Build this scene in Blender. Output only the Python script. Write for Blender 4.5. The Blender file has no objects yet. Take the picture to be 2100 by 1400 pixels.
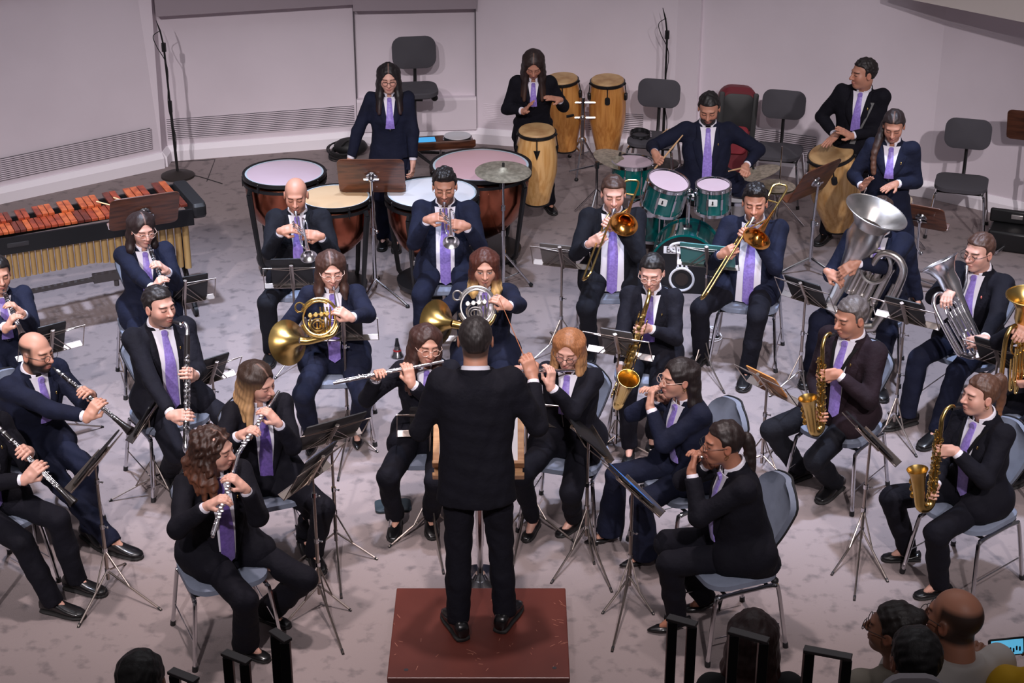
import bpy, math, random
import numpy as np
from mathutils import Vector, Matrix
rng = random.Random(7)
C = bpy.context.scene.collection
sc = bpy.context.scene
rad, PI = math.radians, math.pi
A = lambda *v: np.array(v, float)
Z = A(0, 0, 1)
def nrm(v):
    v = np.asarray(v, float); n = np.linalg.norm(v); return v / n if n > 1e-9 else A(0, 0, 1)
# ---------------------------------------------------------------- camera
FPX, TILT, CAMH = 3600.0, rad(25), 5.7
CAM = A(0, 0, CAMH)
c_f = A(0, math.cos(TILT), -math.sin(TILT)); c_u = A(0, math.sin(TILT), math.cos(TILT)); c_r = A(1, 0, 0)
cd = bpy.data.cameras.new('camera'); co = bpy.data.objects.new('camera', cd); C.objects.link(co)
co.location = CAM; co.rotation_euler = (PI / 2 - TILT, 0, 0)
cd.sensor_fit = 'HORIZONTAL'; cd.sensor_width = 36; cd.lens = 36 * FPX / 2100; cd.clip_end = 100
sc.camera = co
def sight(px, py):
    return nrm(c_f + c_r * ((px - 1050) / FPX) - c_u * ((py - 700) / FPX))
def at(px, py, z):                       # where the line of sight through (px, py) meets height z
    d = sight(px, py); return CAM + d * ((z - CAMH) / d[2])
def proj(p):
    q = np.asarray(p) - CAM; w = q @ c_f
    return 1050 + FPX * (q @ c_r) / w, 700 - FPX * (q @ c_u) / w
def reach(px, py, c, L, near=True):      # point at distance L from c, seen at (px, py)
    d = sight(px, py); q = c - CAM; b = d @ q; disc = b * b - (q @ q - L * L)
    if disc <= 0:
        return c + nrm(CAM + d * b - c) * L
    return CAM + d * (b - math.sqrt(disc) if near else b + math.sqrt(disc))
def height_over(xy, py):                 # height above floor point xy seen at row py
    lo, hi = -1, 4
    for _ in range(40):
        m = (lo + hi) / 2
        if proj((xy[0], xy[1], m))[1] > py: lo = m
        else: hi = m
    return lo
# ---------------------------------------------------------------- materials
def srgb(r, g, b):
    f = lambda c: (c / 255 / 12.92) if c / 255 <= .04045 else ((c / 255 + .055) / 1.055) ** 2.4
    return (f(r), f(g), f(b), 1)
def lin3(c): return A(*srgb(*c)[:3])
MATS = {}
def mat(name, col=(128, 128, 128), rough=.5, metal=0., noise=None, bump=None, attr=False, coat=0., sheen=0., emit=None, trans=0., sub=0., stretch=None, spec=None):
    if name in MATS: return MATS[name]
    m = bpy.data.materials.new(name); m.use_nodes = True; nt = m.node_tree; b = nt.nodes['Principled BSDF']
    b.inputs['Base Color'].default_value = srgb(*col); b.inputs['Roughness'].default_value = rough; b.inputs['Metallic'].default_value = metal
    b.inputs['Coat Weight'].default_value = coat; b.inputs['Sheen Weight'].default_value = sheen
    if spec is not None: b.inputs['Specular IOR Level'].default_value = spec
    b.inputs['Transmission Weight'].default_value = trans
    if sub:
        b.inputs['Subsurface Weight'].default_value = sub; b.inputs['Subsurface Radius'].default_value = (.01, .004, .002)
    if emit:
        b.inputs['Emission Color'].default_value = srgb(*emit[0]); b.inputs['Emission Strength'].default_value = emit[1]
    L = nt.links.new
    src = None
    if attr:
        a = nt.nodes.new('ShaderNodeAttribute'); a.attribute_name = 'col'; src = a.outputs['Color']
    if noise or bump:
        tc = nt.nodes.new('ShaderNodeTexCoord'); mp = nt.nodes.new('ShaderNodeMapping'); L(tc.outputs['Object'], mp.inputs['Vector'])
        if stretch: mp.inputs['Scale'].default_value = stretch
    if noise:                                # (scale, other colour, contrast lo, hi)
        n = nt.nodes.new('ShaderNodeTexNoise'); n.inputs['Scale'].default_value = noise[0]; n.inputs['Detail'].default_value = 6
        L(mp.outputs[0], n.inputs['Vector'])
        r = nt.nodes.new('ShaderNodeMapRange'); r.inputs['From Min'].default_value = noise[2]; r.inputs['From Max'].default_value = noise[3]; L(n.outputs['Fac'], r.inputs['Value'])
        mx = nt.nodes.new('ShaderNodeMix'); mx.data_type = 'RGBA'; L(r.outputs[0], mx.inputs['Factor'])
        if src: L(src, mx.inputs['A'])
        else: mx.inputs['A'].default_value = srgb(*col)
        mx.inputs['B'].default_value = srgb(*noise[1]); src = mx.outputs['Result']
    if src: L(src, b.inputs['Base Color'])
    if bump:                                 # (scale, strength, distance)
        n = nt.nodes.new('ShaderNodeTexNoise'); n.inputs['Scale'].default_value = bump[0]; n.inputs['Detail'].default_value = 4
        L(mp.outputs[0], n.inputs['Vector'])
        bp = nt.nodes.new('ShaderNodeBump'); bp.inputs['Strength'].default_value = bump[1]; bp.inputs['Distance'].default_value = bump[2]
        L(n.outputs['Fac'], bp.inputs['Height']); L(bp.outputs[0], b.inputs['Normal'])
    MATS[name] = m; return m
# ---------------------------------------------------------------- objects
def origin_of(o):
    p = A(0, 0, 0)
    while o is not None: p = p + A(*o.location); o = o.parent
    return p
def tag(o, label=None, cat=None, group=None, kind=None):
    if label: o['label'] = label
    if cat: o['category'] = cat
    if group: o['group'] = group
    if kind: o['kind'] = kind
    return o
def thing(name, label, cat, loc=(0, 0, 0), group=None):
    o = bpy.data.objects.new(name, None); C.objects.link(o); o.location = tuple(loc); o.empty_display_size = .1
    return tag(o, label, cat, group)
def link_mesh(name, V, F, mats, parent=None, smooth=True, mi=None, col=None, angle=None):
    V = np.asarray(V, float)
    if parent is not None: V = V - origin_of(parent)
    me = bpy.data.meshes.new(name); me.from_pydata(V.tolist(), [], F if isinstance(F, list) else F.tolist())
    for m in (mats if isinstance(mats, list) else [mats]): me.materials.append(m)
    if mi is not None: me.polygons.foreach_set('material_index', np.asarray(mi, np.int32))
    if smooth:
        me.polygons.foreach_set('use_smooth', np.ones(len(me.polygons), bool))
        if angle: me.set_sharp_from_angle(angle=rad(angle))
    if col is not None:
        ca = me.color_attributes.new('col', 'FLOAT_COLOR', 'POINT')
        ca.data.foreach_set('color', np.c_[np.asarray(col), np.ones(len(V))].astype(np.float32).ravel())
    me.update()
    o = bpy.data.objects.new(name, me); C.objects.link(o)
    if parent is not None: o.parent = parent
    return o
def copy_tree(o, parent=None):
    c = o.copy(); C.objects.link(c)
    if parent: c.parent = parent
    for ch in o.children: copy_tree(ch, c)
    return c
def frame_from(axis, hint=None):         # orthonormal (x, y, axis)
    a = nrm(axis); h = A(*(hint if hint is not None else ((0, 0, 1) if abs(a[2]) < .9 else (0, 1, 0))))
    x = nrm(h - a * (h @ a)); y = np.cross(a, x); return x, y, a
class MB:
    def __init__(s): s.v, s.f, s.m = [], [], []; s.M = None; s.k = 0
    def _add(s, V, F):
        b = len(s.v)
        if s.M is not None: V = [s.M[0] + s.M[1] @ np.asarray(p) for p in V]
        s.v += [tuple(p) for p in V]; s.f += [tuple(i + b for i in f) for f in F]; s.m += [s.k] * len(F)
        return s
    def box(s, c, size, ax=None):
        c = np.asarray(c, float); h = np.asarray(size, float) / 2
        x, y, z = ax if ax is not None else (A(1, 0, 0), A(0, 1, 0), Z)
        V = [c + x * h[0] * i + y * h[1] * j + z * h[2] * k for k in (-1, 1) for j in (-1, 1) for i in (-1, 1)]
        return s._add(V, [(0, 2, 3, 1), (4, 5, 7, 6), (0, 1, 5, 4), (2, 6, 7, 3), (0, 4, 6, 2), (1, 3, 7, 5)])
    def tube(s, pts, r, n=8, closed=False, cap=True, flat=None):
        P = [np.asarray(p, float) for p in pts]; m = len(P)
        R = list(r) if hasattr(r, '__len__') else [r] * m
        T = []
        for i in range(m):
            a = P[(i - 1) % m] if (closed or i) else P[0]; b = P[(i + 1) % m] if (closed or i < m - 1) else P[-1]
            T.append(nrm(b - a))
        x = frame_from(T[0])[0]; V = []
        for i in range(m):
            x = nrm(x - T[i] * (x @ T[i])); y = np.cross(T[i], x)
            for j in range(n):
                a = 2 * PI * j / n; V.append(P[i] + R[i] * (x * math.cos(a) + y * math.sin(a)))
        F = []
        for i in range(m if closed else m - 1):
            for j in range(n):
                i2 = (i + 1) % m; F.append((i * n + j, i * n + (j + 1) % n, i2 * n + (j + 1) % n, i2 * n + j))
        if cap and not closed: F += [tuple(range(n - 1, -1, -1)), tuple((m - 1) * n + j for j in range(n))]
        return s._add(V, F)
    def rod(s, a, b, r, r2=None, n=8): return s.tube([a, b], [r, r if r2 is None else r2], n)
    def lathe(s, o, axis, prof, n=24, hint=None, sx=1.):     # prof: (t along axis, radius)
        x, y, a = frame_from(axis, hint); o = np.asarray(o, float); V = []; F = []
        for t, r in prof:
            for j in range(n):
                w = 2 * PI * j / n; V.append(o + a * t + r * (x * math.cos(w) * sx + y * math.sin(w)))
        for i in range(len(prof) - 1):
            for j in range(n): F.append((i * n + j, i * n + (j + 1) % n, (i + 1) * n + (j + 1) % n, (i + 1) * n + j))
        mr = max(r for t, r in prof); ok = lambda r: r > 1e-4 and (len(prof) == 2 or r < .85 * mr)      # rings stay open
        if ok(prof[0][1]): F.append(tuple(range(n - 1, -1, -1)))
        if ok(prof[-1][1]): F.append(tuple((len(prof) - 1) * n + j for j in range(n)))
        return s._add(V, F)
    def shell(s, o, axis, prof, n=32, hint=None, th=.002):   # open flare with thickness
        inn = [(t, max(r - th, .0005)) for t, r in prof]
        x, y, a = frame_from(axis, hint); o = np.asarray(o, float); V = []; F = []
        P = list(prof) + inn[::-1]; m = len(P)
        for t, r in P:
            for j in range(n):
                w = 2 * PI * j / n; V.append(o + a * t + r * (x * math.cos(w) + y * math.sin(w)))
        for i in range(m - 1):
            for j in range(n): F.append((i * n + j, i * n + (j + 1) % n, (i + 1) * n + (j + 1) % n, (i + 1) * n + j))
        return s._add(V, F)
    def ball(s, c, r, n=10, R=None):
        r = A(*r) if hasattr(r, '__len__') else A(r, r, r); c = np.asarray(c, float); V = []; F = []; m = max(5, n // 2 + 1)
        for i in range(m + 1):
            t = PI * i / m
            for j in range(n):
                w = 2 * PI * j / n; q = A(math.sin(t) * math.cos(w), math.sin(t) * math.sin(w), math.cos(t)) * r
                V.append(c + (R @ q if R is not None else q))
        for i in range(m):
            for j in range(n): F.append((i * n + j, (i + 1) * n + j, (i + 1) * n + (j + 1) % n, i * n + (j + 1) % n))
        return s._add(V, F)
    def grid(s, G, th=0, nv=None):                           # G[i][j] points; th > 0 gives it thickness along normals nv
        G = np.asarray(G, float); a, b = G.shape[:2]; V = G.reshape(-1, 3); F = []
        for i in range(a - 1):
            for j in range(b - 1): F.append((i * b + j, i * b + j + 1, (i + 1) * b + j + 1, (i + 1) * b + j))
        if th:
            N = np.asarray(nv, float).reshape(-1, 3); n = a * b; V = np.r_[V, V - N * th]; F2 = [tuple(n + k for k in f[::-1]) for f in F]
            per = [(0, j) for j in range(b)] + [(i, b - 1) for i in range(1, a)] + [(a - 1, j) for j in range(b - 2, -1, -1)] + [(i, 0) for i in range(a - 2, 0, -1)]
            ids = [i * b + j for i, j in per]
            for k in range(len(ids)): F2.append((ids[k], n + ids[k], n + ids[(k + 1) % len(ids)], ids[(k + 1) % len(ids)]))
            F += F2
        return s._add(list(V), F)
    def plate(s, c, x, y, w, h, th, rc=.03, n=5, bend=0.):   # rounded rectangle panel, normal x × y; bend curves it about y
        x, y = nrm(x), nrm(y); z = np.cross(x, y); out = []
        for cx, cy, a0 in ((1, 1, 0), (-1, 1, 90), (-1, -1, 180), (1, -1, 270)):
            for k in range(n + 1):
                a = rad(a0 + 90 * k / n); out.append((cx * (w / 2 - rc) + rc * math.cos(a), cy * (h / 2 - rc) + rc * math.sin(a)))
        c = np.asarray(c, float); m = len(out); V = []
        for sd, k in ((1, .93), (.6, 1), (-.6, 1), (-1, .93)):
            V += [c + x * u * k + y * v * k + z * (sd * th / 2 + bend * (u * u) / (w * w / 4)) for u, v in out]
        ctr = [c + z * th / 2, c - z * th / 2]; V += ctr; F = []
        for r_ in range(3):
            for j in range(m): F.append((r_ * m + j, (r_ + 1) * m + j, (r_ + 1) * m + (j + 1) % m, r_ * m + (j + 1) % m))
        for j in range(m):
            F.append((4 * m, j, (j + 1) % m)); F.append((4 * m + 1, 3 * m + (j + 1) % m, 3 * m + j))
        return s._add(V, F)
    def build(s, name, mats, parent=None, smooth=True, bevel=0., angle=35, local=False):
        V = np.asarray(s.v)
        o = link_mesh(name, V + (origin_of(parent) if (local and parent is not None) else 0), s.f, mats, parent, smooth, s.m, angle=angle)
        if bevel:
            b = o.modifiers.new('bevel', 'BEVEL'); b.width = bevel; b.segments = 2; b.limit_method = 'ANGLE'
        return o
def bez(pts, n=8):                        # smooth curve through points (Catmull-Rom)
    P = [np.asarray(p, float) for p in pts]; P = [2 * P[0] - P[1]] + P + [2 * P[-1] - P[-2]]; out = []
    for i in range(1, len(P) - 2):
        for k in range(n):
            t = k / n; a, b, c, d = P[i - 1:i + 3]
            out.append(.5 * (2 * b + (c - a) * t + (2 * a - 5 * b + 4 * c - d) * t * t + (3 * b - a - 3 * c + d) * t ** 3))
    out.append(P[-2]); return out
def circ(c, x, y, r, n=24, a0=0, a1=360):
    return [np.asarray(c) + r * (x * math.cos(rad(a0 + (a1 - a0) * i / n)) + y * math.sin(rad(a0 + (a1 - a0) * i / n))) for i in range(n + (0 if a1 - a0 == 360 else 1))]
# ---------------------------------------------------------------- soft bodies: blended volumes meshed on a grid
def p_cone(a, b, ra, rb):
    a, b = np.asarray(a, float), np.asarray(b, float); ba = b - a; l2 = max(ba @ ba, 1e-9); r = max(ra, rb)
    def f(P):
        t = np.clip(((P - a) @ ba) / l2, 0, 1); return np.linalg.norm(P - a - t[:, None] * ba, axis=1) - (ra + (rb - ra) * t)
    return f, np.minimum(a, b) - r, np.maximum(a, b) + r
def p_ell(c, r, R=None):
    c, r = np.asarray(c, float), np.asarray(r, float); R = np.eye(3) if R is None else R; e = np.sqrt(((R * r) ** 2).sum(1))
    def f(P):
        q = (P - c) @ R; k0 = np.linalg.norm(q / r, axis=1); k1 = np.linalg.norm(q / r ** 2, axis=1); return k0 * (k0 - 1) / np.maximum(k1, 1e-6)
    return f, c - e, c + e
def p_box(c, h, R=None, rr=.005):
    c, h = np.asarray(c, float), np.asarray(h, float); R = np.eye(3) if R is None else R; e = (np.abs(R) * h).sum(1)
    def f(P):
        q = np.abs((P - c) @ R) - h + rr; return np.linalg.norm(np.maximum(q, 0), axis=1) + np.minimum(q.max(1), 0) - rr
    return f, c - e, c + e
def p_loft(o, R, tab):                     # tab rows: height, half width, half depth, forward shift
    T = np.asarray(tab, float); hs = T[:, 0]; o = np.asarray(o, float)
    def f(P):
        q = (P - o) @ R; h = q[:, 2]; a = np.interp(h, hs, T[:, 1]); b = np.interp(h, hs, T[:, 2]); y = q[:, 1] - np.interp(h, hs, T[:, 3]); x = q[:, 0]
        k0 = (np.abs(x / a) ** 2.5 + np.abs(y / b) ** 2.5) ** .4
        return np.maximum(np.maximum((k0 - 1) * np.minimum(a, b), h - hs[-1]), hs[0] - h)
    w = T[:, 1].max(); d = (T[:, 2] + np.abs(T[:, 3])).max(); cs = [o + R @ A(x, y, h) for x in (-w, w) for y in (-d, d) for h in (hs[0], hs[-1])]
    return f, np.min(cs, 0), np.max(cs, 0)
def soft_mesh(prims, h, k=.015):           # prims: (prim, op, k) or prim
    pr = [(p, 'add', k) if callable(p[0]) else p for p in prims]; pr = [p if len(p) == 3 else (p[0], p[1], k) for p in pr]
    lo = np.min([p[0][1] for p in pr if p[1] == 'add'], 0) - 2.5 * h; hi = np.max([p[0][2] for p in pr if p[1] == 'add'], 0) + 2.5 * h
    n = np.ceil((hi - lo) / h).astype(int) + 1; F = np.full(n, .2, np.float32); ax = [lo[i] + h * np.arange(n[i]) for i in range(3)]
    for (f, l, u), op, kk in pr:
        pad = kk + 2.5 * h; i0 = np.clip(np.floor((l - pad - lo) / h).astype(int), 0, n); i1 = np.clip(np.ceil((u + pad - lo) / h).astype(int) + 1, 0, n)
        if np.any(i1 <= i0): continue
        sl = tuple(slice(i0[i], i1[i]) for i in range(3)); G = np.stack(np.meshgrid(*[ax[i][sl[i]] for i in range(3)], indexing='ij'), -1).reshape(-1, 3)
        d = f(G).reshape(i1 - i0).astype(np.float32); a = F[sl]
        if op == 'add':
            w = np.maximum(kk - np.abs(a - d), 0) / kk; F[sl] = np.minimum(a, d) - w * w * kk / 4
        else:
            d = -d; w = np.maximum(kk - np.abs(a - d), 0) / kk; F[sl] = np.maximum(a, d) + w * w * kk / 4
    S = F < 0; c = np.zeros(n - 1, np.int8); offs = [(i, j, l) for i in (0, 1) for j in (0, 1) for l in (0, 1)]
    for o in offs: c += S[o[0]:n[0] - 1 + o[0], o[1]:n[1] - 1 + o[1], o[2]:n[2] - 1 + o[2]]
    act = (c > 0) & (c < 8); idx = np.full(n - 1, -1, np.int32); I = np.argwhere(act); idx[act] = np.arange(len(I))
    vals = np.stack([F[I[:, 0] + o[0], I[:, 1] + o[1], I[:, 2] + o[2]] for o in offs], 1); acc = np.zeros((len(I), 3)); cnt = np.zeros(len(I))
    for p in range(8):
        for b in range(3):
            if offs[p][b]: continue
            o2 = list(offs[p]); o2[b] = 1; q = offs.index(tuple(o2)); va, vb = vals[:, p], vals[:, q]; m = (va < 0) != (vb < 0)
            t = np.where(m, va / np.where(m, va - vb, 1), 0); pos = np.array(offs[p], float)[None] + 0 * acc; pos[:, b] += t; acc[m] += pos[m]; cnt[m] += 1
    V = lo + h * (I + acc / cnt[:, None]); Q = []
    for a_ in range(3):
        b_, c_ = (a_ + 1) % 3, (a_ + 2) % 3; s0 = [slice(1, -1)] * 3; s0[a_] = slice(0, -1); s1 = list(s0); s1[a_] = slice(1, None)
        A0, A1 = S[tuple(s0)], S[tuple(s1)]; E = np.argwhere(A0 != A1)
        if not len(E): continue
        ins = A0[E[:, 0], E[:, 1], E[:, 2]]; G = E + 1; G[:, a_] -= 1; quad = []
        for db, dc in ((1, 1), (0, 1), (0, 0), (1, 0)):
            g = G.copy(); g[:, b_] -= db; g[:, c_] -= dc; quad.append(idx[g[:, 0], g[:, 1], g[:, 2]])
        q = np.stack(quad, 1); q[~ins] = q[~ins][:, ::-1]; Q.append(q)
    return V, np.concatenate(Q)
def join_soft(parts):
    V, F, n = [], [], 0
    for v, f in parts: V.append(v); F.append(f + n); n += len(v)
    return np.concatenate(V), np.concatenate(F)
# ================================================================ materials of the place
M_floor = mat('carpet', (142, 129, 128), .95, noise=(9.5, (106, 97, 98), .54, .72), bump=(140, .35, .01))
M_wall = mat('wall_plaster', (226, 215, 223), .7, bump=(60, .05, .004), noise=(1.2, (219, 208, 216), .4, .7))
M_white = mat('plinth_paint', (246, 240, 246), .5)
M_gap = mat('vent_gap', (52, 48, 52), .9)
M_navy = mat('suit_navy', (21, 25, 45), .85, spec=.22, bump=(15, .55, .02), noise=(9, (17, 20, 37), .4, .7))
M_navyd = mat('suit_dark_navy', (15, 14, 24), .85, spec=.22, bump=(15, .55, .02), noise=(9, (12, 11, 20), .4, .7))
M_char = mat('suit_charcoal', (18, 19, 27), .85, spec=.22, bump=(15, .55, .02), noise=(9, (15, 15, 22), .4, .7))
M_plum = mat('suit_aubergine', (32, 19, 26), .85, spec=.22, bump=(15, .55, .02), noise=(9, (26, 15, 21), .4, .7))
M_shirt = mat('white_shirt', (226, 222, 232), .7, bump=(40, .15, .004))
M_tie = mat('lilac_tie', (150, 128, 208), .45, noise=(60, (132, 110, 190), .4, .6), sheen=.3)
M_tied = mat('violet_tie', (108, 82, 160), .45, noise=(60, (92, 70, 140), .4, .6), sheen=.3)
M_shoe = mat('black_leather', (18, 17, 19), .28, coat=.4)
M_sole = mat('rubber_sole', (34, 32, 32), .7)
M_skin = mat('skin', (200, 150, 125), .5, attr=True, sub=.08, bump=(120, .06, .002))
M_hair = mat('hair', (30, 20, 16), .52, attr=True, bump=(55, .6, .006), stretch=(1, 1, .16))
M_gold = mat('brass_lacquer', (238, 204, 128), .22, 1.)
M_goldd = mat('aged_brass', (214, 182, 112), .27, 1., noise=(7, (184, 148, 86), .4, .7))
M_rose = mat('gold_brass', (226, 160, 84), .18, 1.)
M_silver = mat('silver_plate', (232, 230, 234), .24, 1.)
M_silvw = mat('worn_silver', (216, 212, 208), .32, 1., noise=(9, (186, 180, 174), .4, .7))
M_chrome = mat('chrome', (208, 208, 212), .14, 1.)
M_steel = mat('stand_steel', (176, 164, 156), .34, 1.)
M_black = mat('black_metal', (20, 20, 22), .4)
M_blackp = mat('black_plastic', (24, 24, 26), .55)
M_wood_bl = mat('blackwood', (26, 22, 22), .3, coat=.3)
M_copper = mat('copper_kettle', (176, 104, 78), .2, 1., noise=(5, (150, 82, 60), .4, .65))
M_walnut = mat('walnut_veneer', (98, 56, 36), .38, noise=(6, (66, 36, 24), .42, .64), stretch=(1, 1, 7), coat=.2)
M_oak = mat('light_oak', (206, 158, 112), .5, noise=(5, (180, 128, 84), .42, .62), stretch=(1, 9, 9))
M_conga = mat('conga_ash', (226, 180, 118), .3, noise=(5, (204, 152, 88), .42, .62), stretch=(7, 7, .5), coat=.4)
M_congao = mat('conga_oak_amber', (208, 146, 78), .3, noise=(5, (180, 116, 54), .42, .62), stretch=(7, 7, .5), coat=.4)
M_hide = mat('drum_rawhide', (196, 160, 112), .55, noise=(7, (164, 124, 80), .4, .66))
M_bluefab = mat('chair_fabric_blue_grey', (120, 128, 146), .85, bump=(500, .3, .002), noise=(14, (110, 117, 134), .4, .7))
M_greyfab = mat('chair_fabric_dark_grey', (70, 68, 74), .88, bump=(500, .3, .002))
M_paper = mat('paper', (238, 236, 240), .7)
M_fold = mat('black_folder', (22, 22, 25), .5)
M_teal = mat('teal_drum_lacquer', (0, 92, 88), .16, noise=(3, (0, 70, 70), .4, .6), coat=.7)
M_cym = mat('cymbal_bronze', (226, 218, 196), .5, 1., noise=(26, (190, 182, 160), .4, .62))
def skin_tone(c): return lin3(c)
# ================================================================ the setting
def struct(name, mb, m, **k): return tag(mb.build(name, m, **k), kind='structure')
b = MB(); b.box((0, 10, -.05), (22, 20, .1)); struct('floor', b, M_floor, smooth=False)
W = [at(0, 415, 0), at(334, 342, 0), at(344, 328, 0), at(735, 297, 0), at(977, 291, 0), at(985, 291, 0), at(1290, 311, 0), at(1378, 322, 0), at(1650, 350, 0), at(1900, 402, 0), at(2100, 447, 0)]
W[0] = W[1] + (W[0] - W[1]) * 3.2; W[-1] = W[-2] + (W[-1] - W[-2]) * 4
WT = 4.6
def wall_piece(name, p, q, z0=0, z1=WT, th=.25, top_p=None, top_q=None, m=M_wall, inset=0.):
    p, q = A(*p[:2], 0), A(*q[:2], 0); d = nrm(q - p); n = A(-d[1], d[0], 0)     # n points away from the stage
    tp = (p if top_p is None else A(*top_p[:2], 0)); tq = (q if top_q is None else A(*top_q[:2], 0))
    mb = MB(); o = n * inset
    V = [p + o + Z * z0, q + o + Z * z0, q + o + n * th + Z * z0, p + o + n * th + Z * z0, tp + o + Z * z1, tq + o + Z * z1, tq + o + n * th + Z * z1, tp + o + n * th + Z * z1]
    mb._add(V, [(0, 3, 2, 1), (4, 5, 6, 7), (0, 1, 5, 4), (1, 2, 6, 5), (2, 3, 7, 6), (3, 0, 4, 7)])
    return struct(name, mb, m, smooth=False)
lean = A(-.30, .16, 0)
wall_piece('wall_left', W[0], W[1], top_p=W[0] + lean, top_q=W[1] + lean)
wall_piece('wall_return', W[1], W[2] + A(0, .05, 0), top_p=W[1] + lean, top_q=W[2] + A(.02, .05, 0))
wall_piece('wall_back', W[2], W[3])
wall_piece('wall_centre', W[3], W[4], inset=.03)
wall_piece('wall_back_right', W[4], W[7])
b = MB(); b.box((0, 18.2, 2.3), (22, .2, 4.6)); struct('wall_rear', b, M_wall, smooth=False)
wall_piece('wall_pillar', W[7], W[7] + nrm(W[8] - W[7]) * .22 + A(0, -.05, 0))
wall_piece('wall_right', W[7] + nrm(W[8] - W[7]) * .22, W[9])
wall_piece('wall_side', W[9], W[10])
# dark joints beside the recessed centre panel
for i, (p, q) in enumerate(((W[3], 1), (W[4], -1))):
    d = nrm(W[4] - W[3]); mb = MB(); mb.box(A(p[0], p[1], WT / 2) - d * 0 + A(0, .01, 0), (.012, .05, WT)); struct('trim_%d' % (i + 1), mb, mat('joint_shadow_gap', (96, 90, 96), .9), smooth=False)
# plinth along every wall
def along(p, q, prof, name, m, s0=0., s1=None):      # extrude a profile (out from wall, z) along a wall
    p, q = A(*p[:2], 0), A(*q[:2], 0); d = nrm(q - p); n = A(d[1], -d[0], 0); L = np.linalg.norm(q - p); s1 = L if s1 is None else s1
    V = [p + d * s + n * o + Z * z for s in (s0, s1) for o, z in prof]; k = len(prof); mb = MB()
    mb._add(V, [tuple(range(k - 1, -1, -1)), tuple(range(k, 2 * k))] + [(i, (i + 1) % k, k + (i + 1) % k, k + i) for i in range(k)])
    return struct(name, mb, m, smooth=False)
PL = [(-.02, 0), (.05, 0), (.05, .10), (.012, .15), (-.02, .15)]
for nm, p, q in (('left', W[0], W[1]), ('return', W[1], W[2]), ('back', W[2], W[3]), ('centre', W[3], W[4]), ('back_right', W[4], W[7]), ('right', W[7], W[9]), ('side', W[9], W[10])):
    along(p, q, PL, 'baseboard_' + nm, M_white)
along(W[3], W[4], [(-.05, .15), (.06, .15), (.06, .46), (.05, .485), (-.05, .485)], 'trim_3', M_wall)
# slotted air vents let into the walls
def vent(p, q, s0, s1, name):
    p, q = A(*p[:2], 0), A(*q[:2], 0); d = nrm(q - p); n = A(d[1], -d[0], 0); mb = MB(); ax = (d, n, Z); c0 = p + d * (s0 + s1) / 2
    mb.box(c0 + n * .001 + Z * .31, (s1 - s0, .006, .21), ax); mb.k = 1
    for k in range(11): mb.box(c0 + n * .006 + Z * (.215 + k * .019), (s1 - s0, .012, .0105), ax)
    struct(name, mb, [M_gap, M_wall], smooth=False)
Ls = lambda p, q: np.linalg.norm((q - p)[:2])
vent(W[0], W[1], .2, Ls(W[0], W[1]) - .10, 'trim_4'); vent(W[2], W[3], .02, Ls(W[2], W[3]) - .03, 'trim_5'); vent(W[5], W[7], .04, Ls(W[5], W[7]) - .3, 'trim_6'); vent(W[7], W[9], .5, 1.45, 'trim_7')
# the overhanging upper wall above the left and centre panels
zo = height_over(W[2], 27)
along(W[0], W[1], [(-.3, 1.9), (-.05, 1.9), (-.05, WT), (-.3, WT)], 'trim_8', M_wall)
zo2 = height_over(W[4], 11)
for i, (p, q, z_) in enumerate(((W[2], W[3], zo), (W[3], W[4], zo2))):
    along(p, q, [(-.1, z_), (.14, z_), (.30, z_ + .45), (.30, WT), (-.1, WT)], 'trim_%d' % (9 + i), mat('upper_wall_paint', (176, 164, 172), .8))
# pale balcony edge at the top right corner
mb = MB(); p0 = at(1830, -8, 1.9); p1 = at(2200, 66, 1.9); nb_ = nrm(A(-(p1 - p0)[1], (p1 - p0)[0], 0)) * .15; mb._add([p0, p1, p1 + nb_, p0 + nb_] + [p_ + Z * .9 for p_ in (p0, p1, p1 + nb_, p0 + nb_)], [(0, 3, 2, 1), (4, 5, 6, 7), (0, 1, 5, 4), (1, 2, 6, 5), (2, 3, 7, 6), (3, 0, 4, 7)])
struct('trim_11', mb, mat('balcony_paint', (214, 204, 198), .6), smooth=False)
# five pale tape scraps left on the wall beside the congas
mb = MB(); d = nrm(W[7] - W[5]); n = A(d[1], -d[0], 0)
for i, (px, py) in enumerate(((1187, 121), (1199, 119), (1210, 122), (1190, 130), (1208, 131))):
    t = (px - 985) / (1290 - 985); q = W[5] + (W[6] - W[5]) * t; z_ = height_over(q, py); mb.box(A(q[0], q[1], z_) + n * .001, (.03, .004, .022), (d, n, Z))
struct('trim_12', mb, mat('paint_scuff', (206, 200, 204), .6), smooth=False)
# seam lines of the carpet tiles by the left microphone
mb = MB(); a_, b_, c_ = at(345, 333, .001), at(441, 327, .001), at(424, 372, .001); mb.tube([a_, b_, c_], .004, 4); struct('trim_13', mb, M_gap)
# the audience tier in front of the stage, and its curved rail
b = MB(); b.box((0, 1.6, .3), (12, 7.0, .6)); struct('floor_tier', b, mat('tier_carpet', (60, 54, 56), .9), smooth=False)
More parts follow.
